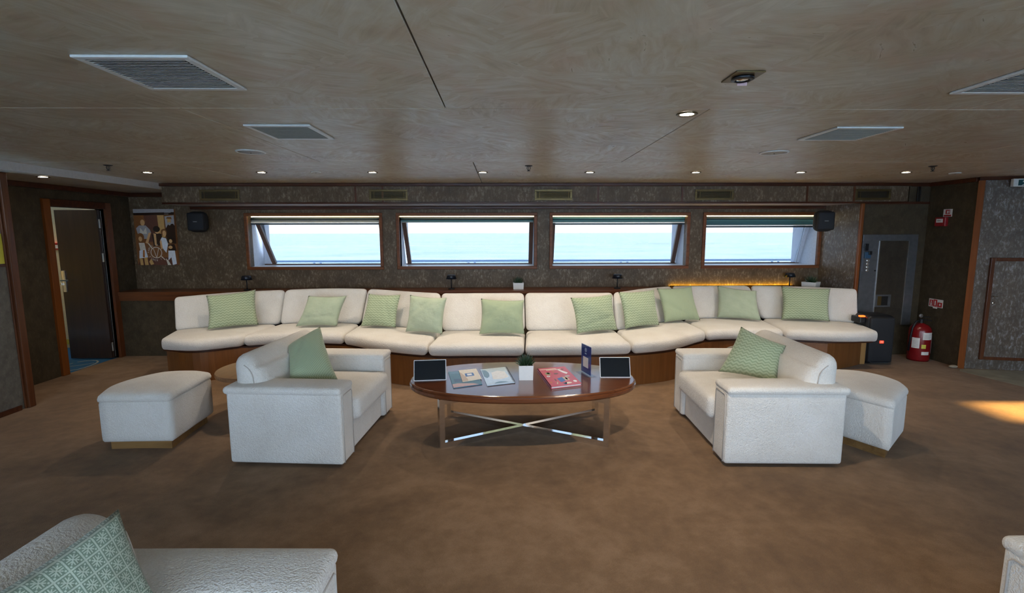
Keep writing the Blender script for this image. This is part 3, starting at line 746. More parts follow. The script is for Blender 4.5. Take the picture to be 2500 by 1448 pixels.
def loop(p, q):
    bm = B(); w_, h = .04, .042; z0, z1 = .021, .358
    p = Vector(p); q = Vector(q); d = (q-p).normalized()
    beam(bm, (*(p), z0), (*(q), z0), w_, h); beam(bm, (*(p), z1), (*(q), z1), w_, h)
    beam(bm, (*(p+d*w_/2), z0+h/2), (*(p+d*w_/2), z1-h/2), w_, w_, upv=(d.x, d.y, 0)); beam(bm, (*(q-d*w_/2), z0+h/2), (*(q-d*w_/2), z1-h/2), w_, w_, upv=(d.x, d.y, 0))
    return bm
obj('crossed_frame', loop((-.485, 3.535), (.825, 4.215)), M['chrome'], ct)
bm = loop((.79, 3.535), (-.49, 4.20)); bm.transform(Matrix.Translation((0, 0, .0008)))
obj('crossed_frame', bm, M['chrome'], ct)
def side_table(cx, cy, a, b, z, mat, label):
    t = empty('side_table', (cx, cy, 0), 0, label, 'side table', 'low side tables behind the armchairs')
    obj('tabletop', oval_top(cx, cy, a, b, [(.03, z-.04), (.004, z-.034), (0, z-.012), (.006, z)], 2.0), mat, t)
    obj('pedestal', lathe(B(), [(0, .0), (.16, .0), (.16, .012), (.03, .03), (.028, z-.05), (.09, z-.041), (0, z-.041)], 24, (cx, cy, 0)), M['mahogany_v'], t, smooth=True)
side_table(-2.225, 4.375, .325, .36, .40, M['side_table'], 'low round wooden side table between an ottoman and the left armchair')
side_table(2.62, 4.82, .36, .34, .40, M['table'], 'low polished side table mostly hidden behind the armchair on the extinguisher side')

# ------------------------------------------------------------------ cushions
def cushion(c, kind, label, thick=.075, seed=0, group='green cushions along the curved sofa', near=1.0, rear=.75):
    TL, TR, BR, BL = [Vector((0, 0, 1.6))+(Vector(p)-Vector((0, 0, 1.6)))*near for p in c]
    nrm = (TR-TL).cross(BL-TL); nrm = nrm.normalized()
    if nrm.y > 0: nrm = -nrm
    if abs(nrm.y) < .3 and nrm.dot(Vector((0, 0, 1.6))-TL) < 0: nrm = -nrm
    rnd = random.Random(seed); N = 22
    bm = B(); uvl = bm.loops.layers.uv.new('UVMap')
    ph = [rnd.uniform(0, 6.28) for _ in range(6)]
    G = {}
    wscale = (TR-TL).length/.5; hscale = (TL-BL).length/.5
    for side in (1, -1):
        for i in range(N+1):
            for j in range(N+1):
                edge = i in (0, N) or j in (0, N)
                if side < 0 and edge: G[(side, i, j)] = G[(1, i, j)]; continue
                s, t = i/N, j/N; a, b = 2*s-1, 2*t-1
                s2 = .5+(s-.5)*(1-.075*(1-b*b)); t2 = .5+(t-.5)*(1-.075*(1-a*a))
                p = (BL*(1-s2)+BR*s2)*(1-t2)+(TL*(1-s2)+TR*s2)*t2
                h = thick*((1-a*a)*(1-b*b))**.42
                h += .006*math.sin(3.1*a+ph[0]+2*b)*math.sin(2.7*b+ph[1])*(1-a*a*b*b)*(0 if edge else 1)
                h -= .010*math.exp(-((a*math.cos(ph[2])+b*math.sin(ph[2])-.45)**2)/.010)*(1-max(abs(a), abs(b))**4)
                if side < 0: h *= rear
                v = bm.verts.new(p+nrm*h*side); G[(side, i, j)] = v
    for side in (1, -1):
        for i in range(N):
            for j in range(N):
                q = [(i, j), (i+1, j), (i+1, j+1), (i, j+1)]
                f = bm.faces.new([G[(side, *k)] for k in q])
                for lp, k in zip(f.loops, q): lp[uvl].uv = (k[0]/N*wscale, k[1]/N*hscale)
    bmesh.ops.recalc_face_normals(bm, faces=bm.faces)
    o = obj('throw_cushion', bm, M[kind], None, smooth=True)
    return mark(o, label, 'cushion', group)
CU = [([(-3.537, 5.894, .864), (-3.1, 6.198, .901), (-3.03, 6.078, .475), (-3.482, 5.779, .475)], 'zigzag', 'zigzag green cushion at the door end of the curved sofa, tipped up at one corner'),
 ([(-2.4, 6.076, .835), (-1.932, 6.086, .832), (-2.03, 5.968, .475), (-2.526, 5.956, .475)], 'plain', 'plain smooth sage cushion leaning sideways, second from the door end of the sofa'),
 ([(-1.653, 6.044, .862), (-1.245, 5.96, .86), (-1.292, 5.841, .475), (-1.737, 5.933, .475)], 'zigzag', 'small zigzag green cushion, third from the door end of the sofa'),
 ([(-1.086, 5.717, .885), (-.641, 5.56, .87), (-.685, 5.439, .475), (-1.125, 5.59, .475)], 'plain', 'plain pale green cushion behind the left tablet, fourth from the door end of the sofa'),
 ([(-.256, 5.552, .86), (.235, 5.532, .842), (.235, 5.413, .475), (-.273, 5.428, .475)], 'fine', 'fine-weave green cushion at the middle of the sofa, behind the potted succulent'),
 ([(.759, 5.533, .867), (1.274, 5.738, .882), (1.323, 5.615, .475), (.818, 5.419, .475)], 'zigzag', 'zigzag green cushion behind the blue table card, sixth from the door end of the sofa'),
 ([(1.367, 5.81, .897), (1.862, 6.038, .898), (1.902, 5.906, .475), (1.426, 5.686, .475)], 'zigzag', 'zigzag green cushion at the inner bend of the sofa, behind the right tablet'),
 ([(1.954, 6.218, .892), (2.444, 6.348, .903), (2.534, 6.228, .475), (2.024, 6.096, .475)], 'fine', 'fine-weave green cushion, third from the loudspeaker end of the sofa'),
 ([(2.863, 6.535, .892), (3.284, 6.315, .844), (3.299, 6.175, .475), (2.822, 6.404, .475)], 'plain', 'plain pale green cushion with a slumped top, second from the loudspeaker end of the sofa'),
 ([(3.642, 6.385, .894), (4.186, 6.212, .884), (4.129, 6.091, .475), (3.599, 6.256, .475)], 'zigzag', 'wide zigzag green cushion nearest the loudspeaker end of the sofa')]
for k, (c, kd, lab) in enumerate(CU): cushion(c, kd, lab, seed=k, near=.986)
cushion([(-1.70, 3.84, .715), (-1.50, 4.00, .845), (-1.27, 3.70, .475), (-1.585, 3.55, .475)], 'fine', 'fine-weave green cushion leaning on the back of the left armchair', .10, 31, 'green cushions on the armchairs', rear=.35)
cushion([(1.95, 3.96, .83), (2.165, 3.67, .735), (2.055, 3.57, .475), (1.745, 3.88, .475)], 'zigzag', 'large green zigzag cushion leaning on the back of the right armchair', .075, 33, 'green cushions on the armchairs', rear=.35)
cushion([(-1.18, .87, .80), (-1.06, 1.29, .85), (-.88, 1.25, .46), (-.98, .84, .46)], 'squares', 'green cushion with square motifs in the nearest armchair', .07, 34, 'green cushions on the armchairs')

# ------------------------------------------------------------------ things on the coffee table
def quad_slab(bm, P, h, z0):
    lo = [bm.verts.new((p[0], p[1], z0)) for p in P]; hi = [bm.verts.new((p[0], p[1], z0+h)) for p in P]
    bm.faces.new(lo[::-1]); bm.faces.new(hi)
    for i in range(4): bm.faces.new((lo[i], lo[(i+1) % 4], hi[(i+1) % 4], hi[i]))
    bmesh.ops.recalc_face_normals(bm, faces=bm.faces); return bm
def bil(P, s, t):   # P: TL TR BR BL
    TL, TR, BR, BL = [Vector(p) for p in P]; return (BL*(1-s)+BR*s)*(1-t)+(TL*(1-s)+TR*s)*t
def patch(P, poly, z, h=.0004):
    bm = B(); q = [bil(P, s, t) for s, t in poly]; return prism(bm, [(p.x, p.y) for p in q], z, z+h)
def ell(cx, cy, rx, ry, n=14, a0=0, a1=360): return [(cx+rx*math.cos(R(a0+(a1-a0)*k/n)), cy+ry*math.sin(R(a0+(a1-a0)*k/n))) for k in range(n if a1-a0 == 360 else n+1)]
def col(name, c, rough=.3):
    return plain(name, c, rough, 0, .08, 60)
C = {k: col('print_'+k, v) for k, v in dict(navy=(.03, .10, .20), teal=(.05, .18, .27), pink=(.45, .05, .10), rose=(.62, .40, .40), white=(.85, .87, .92), sky=(.45, .62, .80), mid=(.16, .30, .45), blue=(.02, .13, .42), sand=(.60, .45, .32), green=(.25, .35, .15), darkpurple=(.07, .03, .08), orange=(.55, .20, .05), brown=(.28, .11, .035), tan=(.68, .40, .14), skin=(.80, .46, .20), darkbrown=(.035, .014, .010), cream=(.82, .74, .62), grey=(.45, .42, .42), violet=(.15, .055, .035), hairblk=(.02, .01, .008)).items()}
P1 = [(-.465, 4.027), (-.233, 4.079), (-.166, 3.686), (-.378, 3.595)]
m1 = empty('brochure', (-.31, 3.84, TZ), 0, 'dark blue sea-photo brochure lying under a small white leaflet', 'brochure')
obj('cover', quad_slab(B(), P1, .006, TZ), C['teal'], m1)
obj('printed_coast', patch(P1, [(0, .0), (.9, .0), (.7, .12), (.45, .17), (.2, .22), (0, .2)], TZ+.006), C['rose'], m1)
obj('printed_wave', patch(P1, [(.35, .62), (.55, .78), (.85, .85), (.8, .70), (.55, .60)], TZ+.006), C['sky'], m1)
obj('printed_swell', patch(P1, [(.1, .3), (.6, .34), (.95, .25), (.95, .5), (.5, .46), (.1, .5)], TZ+.006), C['navy'], m1)
for k in range(2): obj('printed_title_line', patch(P1, [(.05, .90-.05*k), (.42, .90-.05*k), (.42, .925-.05*k), (.05, .925-.05*k)], TZ+.006), C['mid'], m1)
P2 = [(-.38, 4.055), (-.236, 4.106), (-.176, 3.813), (-.321, 3.733)]
m2 = empty('leaflet', (-.28, 3.93, TZ+.0065), 0, 'small white leaflet with a blue square, on top of the sea-photo brochure', 'leaflet')
obj('sheet', quad_slab(B(), P2, .004, TZ+.0068), C['cream'], m2)
obj('printed_square', patch(P2, [(.25, .36), (.72, .36), (.72, .64), (.25, .64)], TZ+.0108), C['blue'], m2)
obj('printed_inner_square', patch(P2, [(.36, .43), (.61, .43), (.61, .58), (.36, .58)], TZ+.0113), C['white'], m2)
obj('printed_rope', patch(P2, [(0, .0), (.3, .0), (.3, .2), (.08, .75), (0, .8)], TZ+.0108), C['sand'], m2)
P3 = [(-.199, 4.09), (.016, 4.165), (.083, 3.72), (-.128, 3.645)]
m3 = empty('spiral_booklet', (-.05, 3.9, TZ), 0, 'shiny pale blue spiral-bound booklet between the leaflet and the succulent pot', 'booklet')
obj('cover', quad_slab(B(), P3, .007, TZ), plain('glossy_pale_cover', (.55, .66, .78), .08), m3)
obj('printed_mountain', patch(P3, [(.03, .95), (.18, .9), (.26, .7), (.22, .5), (.12, .42), (.03, .5)], TZ+.007), C['mid'], m3)
obj('printed_shore', patch(P3, [(.28, .05), (.8, .05), (.7, .12), (.5, .15), (.35, .11)], TZ+.007), C['mid'], m3)
obj('printed_cloud', patch(P3, [(.3, .3), (.6, .26), (.9, .35), (.86, .7), (.6, .8), (.35, .72)], TZ+.007), C['white'], m3)
obj('back_cover', quad_slab(B(), [(x+.006, y-.012) for x, y in P3], .002, TZ-.0+.0001), M['black'], m3)
for k in range(14):
    c = bil(P3, 1.0, .04+.92*k/13)
    obj('spiral_ring', lathe(B(), [(.007, -.001), (.0085, 0), (.007, .001), (.0055, 0), (.007, -.001)], 8, (0, 0, 0), at(c.x, c.y, TZ+.0087, Matrix.Rotation(R(90), 4, 'X'))), M['black'], m3)
P4 = [(.283, 4.06), (.523, 4.13), (.592, 3.645), (.352, 3.565)]
m4 = empty('pink_book', (.44, 3.85, TZ), 0, 'thick pink illustrated book on the coffee table', 'book')
obj('page_block', quad_slab(B(), [tuple(bil(P4, s, t))[:2] for s, t in ((.01, .99), (.985, .99), (.985, .01), (.01, .01))], .012, TZ+.003), M['paper_white'], m4)
obj('lower_cover', quad_slab(B(), P4, .003, TZ), C['pink'], m4)
obj('upper_cover', quad_slab(B(), P4, .003, TZ+.015), plain('pink_cover', (.55, .075, .13), .3), m4)
obj('spine', quad_slab(B(), [P4[0], tuple(bil(P4, .02, 1))[:2], tuple(bil(P4, .02, 0))[:2], P4[3]], .018, TZ), C['pink'], m4)
Z4 = TZ+.018
arts = [('globe', ell(.22, .66, .09, .07), 'green'), ('globe', ell(.24, .68, .05, .04), 'sky'), ('flower', ell(.17, .52, .06, .04), 'white'), ('flower_eye', ell(.17, .52, .02, .015), 'orange'), ('bird', ell(.48, .62, .08, .04), 'violet'),
        ('open_book', [(.38, .36), (.58, .42), (.60, .22), (.42, .16)], 'blue'), ('open_book', [(.58, .42), (.74, .40), (.76, .24), (.60, .22)], 'sand'), ('rocket', [(.60, .90), (.66, .88), (.90, .62), (.82, .56), (.74, .64)], 'white'), ('fish', ell(.78, .44, .09, .04), 'grey'), ('star', ell(.45, .76, .03, .03), 'orange'),
        ('cloud', ell(.62, .10, .12, .04), 'cream'), ('shell', ell(.88, .15, .06, .05), 'white'), ('boat', [(.45, .12), (.58, .12), (.55, .04), (.48, .04)], 'navy'), ('planet', ell(.82, .84, .05, .035), 'violet'), ('leaf', ell(.10, .20, .04, .03), 'orange'), ('leaf', ell(.3, .3, .025, .06), 'violet'), ('dot', ell(.68, .32, .03, .06), 'grey'), ('ribbon', [(.24, .10), (.3, .2), (.33, .19), (.27, .08)], 'sand')]
for nme, poly, cc in arts: obj('printed_'+nme, patch(P4, poly, Z4, .0004), C[cc], m4)
for k in range(2): obj('printed_title_line', patch(P4, [(.05+.2*k, .90-.055*k), (.62+.15*k, .90-.055*k), (.62+.15*k, .93-.055*k), (.05+.2*k, .93-.055*k)], Z4), C['cream'], m4)
def tablet(bl, br, h, lean, label):
    bl = Vector((*bl, TZ)); br = Vector((*br, TZ)); d = (br-bl); Wd = d.length; c = (bl+br)/2; ang = math.atan2(d.y, d.x)
    t = empty('tablet', tuple(c), ang, label, 'tablet', 'tablets on the coffee table')
    L = Matrix.Rotation(-lean, 4, 'X')
    obj('body', xform(bx(-Wd/2, Wd/2, 0, .010, 0, h, bev=.004), L), M['white_plastic'], t, world=False)
    obj('screen', xform(bx(-Wd/2+.006, Wd/2-.006, -.0012, .0, .006, h-.006), L), M['black_gloss'], t, world=False)
    bm = B(); prism(bm, [(.02, .01), (.02+.0, .02), (.075, .012), (.075, .0)], -Wd*.3, Wd*.3)
    st = B(); box(st, -Wd*.3, Wd*.3, .01, .085, 0.0005, .006); box(st, -Wd*.3, Wd*.3, .075, .085, .0005, .03); bm.free()
    obj('stand_foot', st, M['white_plastic'], t, world=False)
tablet((-.711, 3.790), (-.456, 3.815), .165, R(20), 'tablet with a dark screen at the brochure end of the coffee table')
tablet((.775, 3.851), (1.022, 3.844), .165, R(20), 'tablet with a dark screen beside the blue table card')
# card stand
ca, cb = Vector((.652, 4.03)), Vector((.702, 3.865))
cs = empty('card_stand', (.677, 3.95, TZ), math.atan2((cb-ca).y, (cb-ca).x), 'clear acrylic stand with an upright blue card on the coffee table', 'card holder')
Lc = (cb-ca).length
obj('foot', bx(-Lc/2-.012, Lc/2+.012, -.045, .045, 0.0, .005, bev=.001), M['acrylic'], cs, world=False)
obj('sleeve', bx(-Lc/2, Lc/2, -.0045, .0045, .005, .245), M['acrylic'], cs, world=False)
cd = obj('card', bx(-Lc/2+.002, Lc/2-.002, -.0016, .0016, .010, .242), M['blue_print'], cs, world=False)
for sgn in (-1,):
    y0, y1 = (-.0022, -.0016)
    obj('printed_blank_square', bx(-.045, .045, -.0062, -.0046, .06, .145), M['paper_white'], cd, world=False)
    bm = lathe(B(), [(.016, -.0005), (.018, 0), (.016, .0005), (.014, 0), (.016, -.0005)], 16, (0, 0, 0), at(0, -.0052, .205, Matrix.Rotation(R(90), 4, 'X')))
    box(bm, -.004, .004, -.0060, -.0050, .196, .214)
    obj('printed_emblem', bm, C['sky'], cd, world=False)
    obj('printed_caption', bx(-.014, .014, -.006, -.005, .170, .178), C['sky'], cd, world=False)

def pot(name, x, y, z, s, h, rz, label, cat='planter', nl=46, leaf_h=.07, spread=.045, mats='leaf', grp='white square succulent pots'):
    t = empty(name, (x, y, z), rz, label, cat, grp)
    bm = B(); w_ = .005; a = s/2; b = a*.94
    # tapered hollow pot
    def ring(r, zz): return [bm.verts.new((sx_*r, sy_*r, zz)) for sx_, sy_ in ((-1, -1), (1, -1), (1, 1), (-1, 1))]
    r0, r1, r2, r3 = ring(b, 0), ring(a, h), ring(a-w_, h), ring(a-w_, h-.02)
    bm.faces.new(r0[::-1])
    for p, q in ((r0, r1), (r1, r2), (r2, r3)):
        for k in range(4): bm.faces.new((p[k], p[(k+1) % 4], q[(k+1) % 4], q[k]))
    bmesh.ops.recalc_face_normals(bm, faces=bm.faces)
    obj('pot', bm, M['white_gloss'], t, world=False)
    bm = B(); box(bm, -a+w_, a-w_, -a+w_, a-w_, h-.026, h-.012)
    rnd = random.Random(int(abs(x)*100)+3)
    for k in range(26):
        px, py = rnd.uniform(-a+.012, a-.012), rnd.uniform(-a+.012, a-.012)
        bmesh.ops.create_icosphere(bm, subdivisions=1, radius=rnd.uniform(.004, .008), matrix=Matrix.Translation((px, py, h-.012)))
    obj('soil', bm, M['soil'], t, world=False)
    for k in range(nl):
        f = (k+.5)/nl; ang = k*2.39996; tilt = R(6+62*f); L = leaf_h*(1-.25*f)*rnd.uniform(.85, 1.15)
        d = Vector((math.sin(tilt)*math.cos(ang), math.sin(tilt)*math.sin(ang), math.cos(tilt)))
        base = Vector((math.cos(ang), math.sin(ang), 0))*spread*.35*math.sqrt(f)+Vector((0, 0, h-.014))
        pts = [base, base+d*L*.35, base+d*L*.7+Vector((0, 0, L*.03)), base+d*L+Vector((0, 0, L*.10))]
        obj('leaf', tube(B(), pts, [.0042, .0055, .0038, .0006], 5), M[mats], t, world=False)
    return t
pot('potted_succulent', .176, 3.845, TZ, .116, .118, 0, 'white square pot with a dark spiky succulent on the coffee table', nl=60, leaf_h=.095, spread=.06)
pot('potted_succulent', .20, 6.60, .851, .142, .085, 0, 'white square pot with a small succulent on the shelf behind the middle of the sofa', nl=40, leaf_h=.085, spread=.06)
pot('potted_succulent', 4.19, 6.63, .851, .18, .075, R(40), 'white square pot turned cornerwise, with a spiky plant, on the shelf by the angled panel', nl=40, leaf_h=.095, spread=.07)

# ------------------------------------------------------------------ shelf lamps
lp = empty('table_lamp', (-3.385, 6.55, .851), 0, 'small dark cordless lamp on the shelf, nearest the family poster', 'lamp', 'small dark lamps on the shelf')
A('base', lathe(B(), [(0, 0), (.045, 0), (.045, .010), (.040, .014), (0, .014)], 20), M['black'], lp)
A('pole', tube(B(), [(0, 0, .014), (0, 0, .150)], .0075, 8), M['black'], lp)
A('shade', lathe(B(), [(0, .192), (.050, .192), (.054, .188), (.071, .138), (.067, .138), (.052, .182), (0, .182)], 24), plain('dark_blue_lamp_metal', (.012, .016, .026), .3, .3), lp)
for x, y, lab in ((-.695, 6.58, 'small dark cordless lamp on the shelf below the second window'), (1.53, 6.58, 'small dark cordless lamp on the shelf between the shelf succulents, above the sofa bend'), (3.93, 6.69, 'small dark cordless lamp on the shelf in the yellow glow, nearest the angled panel')):
    copy_tree(lp, (x, y, .851), 0, label=lab, cat='lamp', group='small dark lamps on the shelf')
# yellow led glow on the shelf
ys = empty('led_strip', (3.2, 6.77, .852), 0, 'glowing yellow light strip along the shelf behind the sofa bend', 'light strip')
obj('strip', bx(2.32, 4.02, 6.772, 6.788, .852, .858), M['led_yellow'], ys)
obj('lip', bx(2.30, 4.04, 6.752, 6.758, .8505, .868), M['mahogany'], ys)

# ------------------------------------------------------------------ wall speakers
def wall_speaker(x, y, z, rz, label, w_=.235, h=.27, toward=1):
    t = empty('wall_speaker', (x, y, z), rz, label, 'speaker', 'black wall speakers')
    bm = rbox(w_, .16, h, .075, (4, 3, 4)); A('body', bm, M['mesh_black'], t)
    A('front_grille', xform(rbox(w_*.86, .05, h*.86, .024, (4, 2, 4)), at(0, -.063, 0)), M['mesh_black'], t)
    obj('wall_arm', tube(B(), [(0, .07, 0), (.02, .14, .02), (.02, .20, .02)], .016, 8), M['black'], t, world=False)
    o = text_mesh('SONOS', .014, M['white_plastic'], 'wordmark', None, at(0, 0, 0))
    o.data.transform(at(*(-o.location)) if False else Matrix.Identity(4)); return t, o
t, o = wall_speaker(-3.985, 6.60, 1.748, R(8), 'black round-cornered speaker on the wall beside the family poster')
def fit_wordmark(t, o, dx=0.0):
    o.parent = t; o.location = (dx, -.0895, .0); o.rotation_euler = (R(90), 0, 0)
fit_wordmark(t, o, 0)
t, o = wall_speaker(4.115, 6.35, 1.738, R(-10), 'black round-cornered speaker in the corner above the potted plant, over the window end')
fit_wordmark(t, o, 0)

# ------------------------------------------------------------------ family poster
ps = empty('poster', (-4.67, WY-.001, 1.173), 0, 'sepia family photograph poster with a round V emblem on the brown wall', 'poster')
X0, X1, Z0, Z1 = -4.935, -4.398, 1.176, 1.922; PY = WY-.03
obj('canvas', bx(X0, X1, PY, WY-.001, Z0, Z1), C['brown'], ps)
lay = [0]
def pp(name, poly, cc, par=ps):
    lay[0] += 1; y = PY-.0004*lay[0]-.0004
    bm = B(); P = [(X0+(X1-X0)*min(1, max(0, s)), Z1+(Z0-Z1)*min(1, max(0, t))) for s, t in poly]
    vs2 = [bm.verts.new((a, y, b)) for a, b in P]; f = bm.faces.new(vs2)
    r = bmesh.ops.extrude_face_region(bm, geom=[f]); bmesh.ops.translate(bm, vec=(0, .0003, 0), verts=[v for v in r['geom'] if isinstance(v, bmesh.types.BMVert)])
    bmesh.ops.recalc_face_normals(bm, faces=bm.faces)
    return obj(name, bm, C[cc], par)
# background of the print
pp('printed_eave', [(0, 0), (1, 0), (1, .07), (0, .07)], 'grey'); pp('printed_beam', [(0, .07), (1, .055), (1, .10), (0, .115)], 'darkbrown')
pp('printed_doorway', [(.25, .11), (.58, .11), (.58, .62), (.25, .62)], 'violet'); pp('printed_pillar', [(.58, .11), (.74, .11), (.74, .5), (.60, .5)], 'tan')
pp('printed_wall', [(0, .11), (.25, .11), (.25, .6), (0, .6)], 'brown'); pp('printed_window', [(.76, .13), (.99, .11), (.99, .42), (.78, .42)], 'grey')
pp('printed_ground', [(0, .6), (1, .55), (1, 1), (0, 1)], 'brown'); pp('printed_floor', [(.1, .88), (.9, .86), (1, 1), (0, 1)], 'violet')
def E(cx, cy, rx, ry, a0=0, a1=360, n=14): return ell(cx, cy, rx, ry, n, a0, a1)
def person(name, parts):
    first = None
    for nm, poly, cc in parts:
        o = pp(nm if first else name, poly, cc, ps if first is None else first); first = first or o
person('printed_woman', [('torso', [(.06, .42), (.04, .34), (.12, .29), (.28, .29), (.37, .36), (.40, .42), (.33, .44), (.33, .53), (.12, .53)], 'grey'), ('hair', E(.21, .215, .075, .055), 'brown'), ('face', E(.21, .24, .055, .055), 'skin'), ('collar', [(.14, .33), (.21, .40), (.28, .33), (.30, .44), (.12, .44)], 'cream'), ('arm', [(.34, .42), (.40, .42), (.30, .62), (.24, .60)], 'skin')])
person('printed_man', [('torso', [(.78, .60), (.76, .36), (.84, .27), (.96, .26), (1, .30), (1, .62)], 'darkbrown'), ('face', E(.87, .21, .045, .06), 'tan'), ('cap', [(.80, .17), (.83, .14), (.93, .14), (.94, .18)], 'brown'), ('beard', E(.875, .26, .035, .03), 'grey')])
person('printed_youth', [('torso', [(.42, .46), (.50, .42), (.66, .44), (.68, .64), (.44, .66)], 'darkbrown'), ('arm', [(.46, .43), (.52, .44), (.52, .66), (.47, .64)], 'skin'), ('face', E(.56, .395, .06, .045), 'skin'), ('hair', E(.545, .355, .085, .055), 'hairblk')])
person('printed_lady', [('torso', [(.61, .56), (.66, .50), (.76, .52), (.80, .62), (.74, .78), (.66, .70)], 'white'), ('hair', E(.72, .415, .075, .065), 'brown'), ('face', E(.73, .435, .045, .055), 'skin'), ('arm', [(.60, .58), (.64, .54), (.66, .70), (.62, .72)], 'skin')])
person('printed_girl', [('torso', [(.08, .60), (.22, .60), (.24, .72), (.10, .74)], 'cream'), ('hair', E(.14, .50, .085, .075), 'brown'), ('face', E(.13, .53, .045, .045), 'skin'), ('skirt', [(.08, .74), (.24, .72), (.28, .86), (.06, .88)], 'white'), ('sash', [(.17, .73), (.21, .73), (.20, .86), (.15, .86)], 'orange'), ('leg', [(.07, .88), (.14, .88), (.15, 1), (.08, 1)], 'tan'), ('leg', [(.18, .87), (.26, .86), (.28, 1), (.19, 1)], 'tan')])
person('printed_child', [('torso', [(.80, .64), (.96, .62), (1, .74), (.82, .76)], 'darkbrown'), ('hair', E(.88, .535, .06, .045), 'hairblk'), ('face', E(.875, .57, .04, .035), 'skin'), ('trousers', [(.80, .74), (.96, .74), (.98, .98), (.88, 1), (.86, .86), (.78, .92)], 'white'), ('hands', E(.86, .68, .05, .03), 'skin')])
pp('printed_steps', [(.3, .94), (.36, .88), (.42, .98), (.34, 1)], 'tan'); pp('printed_steps', [(.72, .88), (.78, .92), (.84, 1), (.76, 1)], 'cream')
lay[0] += 2; ey = PY-.0004*lay[0]-.0006
cx, cz = X0+(X1-X0)*.50, Z1+(Z0-Z1)*.775; rr = .072
em = obj('printed_emblem', lathe(B(), [(rr-.005, -.0003), (rr+.004, -.0003), (rr+.004, .0003), (rr-.005, .0003), (rr-.005, -.0003)], 40, (0, 0, 0), at(cx, ey, cz, FACE_Y)), C['cream'], ps)
def bar(p, q, w_): return beam(B(), (p[0], ey, p[1]), (q[0], ey, q[1]), .0006, w_, upv=(0, 0, 1)) if False else prism_xz([(p[0]-w_/2, p[1]), (p[0]+w_/2, p[1]), (q[0]+w_/2, q[1]), (q[0]-w_/2, q[1])], ey)
def prism_xz(P, y, h=.0005):
    bm = B(); a = [bm.verts.new((x, y, z)) for x, z in P]; b = [bm.verts.new((x, y+h, z)) for x, z in P]; n = len(P)
    bm.faces.new(a); bm.faces.new(b[::-1])
    for i in range(n): bm.faces.new((a[i], a[(i+1) % n], b[(i+1) % n], b[i]))
    bmesh.ops.recalc_face_normals(bm, faces=bm.faces); return bm
obj('emblem_stroke', bar((cx-.036, cz+.055), (cx-.002, cz-.065), .007), C['cream'], em)
obj('emblem_stroke', bar((cx+.034, cz+.055), (cx+.002, cz-.065), .007), C['cream'], em)
obj('emblem_stroke', bar((cx-.095, cz+.125), (cx-.05, cz+.055), .016), C['cream'], em)
obj('emblem_stroke', bar((cx+.055, cz-.04), (cx+.11, cz-.10), .014), C['cream'], em)
def ring_text(s, a0, a1, r, flip):
    for k, ch in enumerate(s):
        if ch == ' ': continue
        a = R(a0+(a1-a0)*k/max(1, len(s)-1)); x, z = cx+r*math.cos(a), cz+r*math.sin(a)
        rot = a-math.pi/2 if not flip else a+math.pi/2
        text_mesh(ch, .034, C['cream'], 'emblem_letter', em, at(x, ey-.0004, z) @ Matrix.Rotation(-rot, 4, 'Y') @ FACE_Y, .0002)
ring_text('FAMIL', 178, 118, .102, False); ring_text('A', 78, 78, .102, False); ring_text('SINCE 19', 212, 318, .104, True)
for k in range(2): obj('printed_caption', prism_xz([(X1-.115, Z1-.042-.02*k), (X1-.03-.03*k, Z1-.042-.02*k), (X1-.03-.03*k, Z1-.050-.02*k), (X1-.115, Z1-.050-.02*k)], PY-.02), C['grey'], ps)

# yellow poster in the niche
ny = empty('niche_poster', (XL-.30, 4.2, 1.34), 0, 'yellow poster standing in the dark niche by the left post', 'poster')
obj('sheet', bx(XL-.010, XL-.004, 3.5, 4.475, 1.337, 1.60), M['yellow_flat'], ny)
obj('printed_margin', bx(XL-.006, XL-.0055, 3.5, 4.425, 1.337, 1.46), M['paper_white'], ny)

# ------------------------------------------------------------------ right-hand end
# service cabinet in the recess
cb_ = empty('service_cabinet', (4.93, 6.26, .41), 0, 'grey metal-framed service cabinet with a dark door, set in the recess wall', 'cabinet')
yc = 6.262
fr_ = obj('metal_frame', box(box(bx(4.575, 5.285, yc-.02, yc, 1.485, 1.565, bev=.002), 4.575, 4.79, yc-.014, yc, .40, 1.485), 5.175, 5.285, yc-.02, yc, .40, 1.485), M['steel'], cb_)
dd = obj('cabinet_door', bx(4.80, 5.168, yc-.012, yc, .40, 1.482), make_wallpaper('dark_door_cloth', (.045, .036, .026), (.08, .07, .05), .2, 4, .6), cb_)
obj('edge_strip', bx(4.790, 4.799, yc-.022, yc-.002, .40, 1.484), M['steel_light'], cb_); obj('edge_strip', bx(5.166, 5.173, yc-.022, yc-.002, .40, 1.484), M['steel_light'], cb_)
vn = obj('grille_frame', box(box(box(bx(4.80, 4.825, yc-.026, yc-.012, .635, .795), 4.825, 5.0, yc-.024, yc-.012, .775, .795), 4.825, 5.0, yc-.024, yc-.012, .635, .655), 4.965, 5.0, yc-.024, yc-.012, .655, .775), M['steel'], dd)
obj('grille_plate', bx(4.825, 4.88, yc-.022, yc-.012, .655, .775), M['brass_dark'], dd); obj('grille_void', bx(4.88, 4.965, yc-.016, yc-.012, .655, .775), M['void'], dd)
pnl = obj('switch_panel', bx(4.60, 4.71, yc-.020, yc-.014, 1.10, 1.46), M['steel'], cb_)
obj('breaker', bx(4.595, 4.645, yc-.035, yc-.020, 1.36, 1.45, bev=.003), M['black'], pnl); obj('socket', bx(4.60, 4.675, yc-.045, yc-.020, 1.265, 1.345, bev=.003), plain('blue_socket', (.03, .09, .17), .4), pnl); obj('socket_cap', bx(4.64, 4.68, yc-.055, yc-.045, 1.31, 1.355, bev=.003), M['black'], pnl)
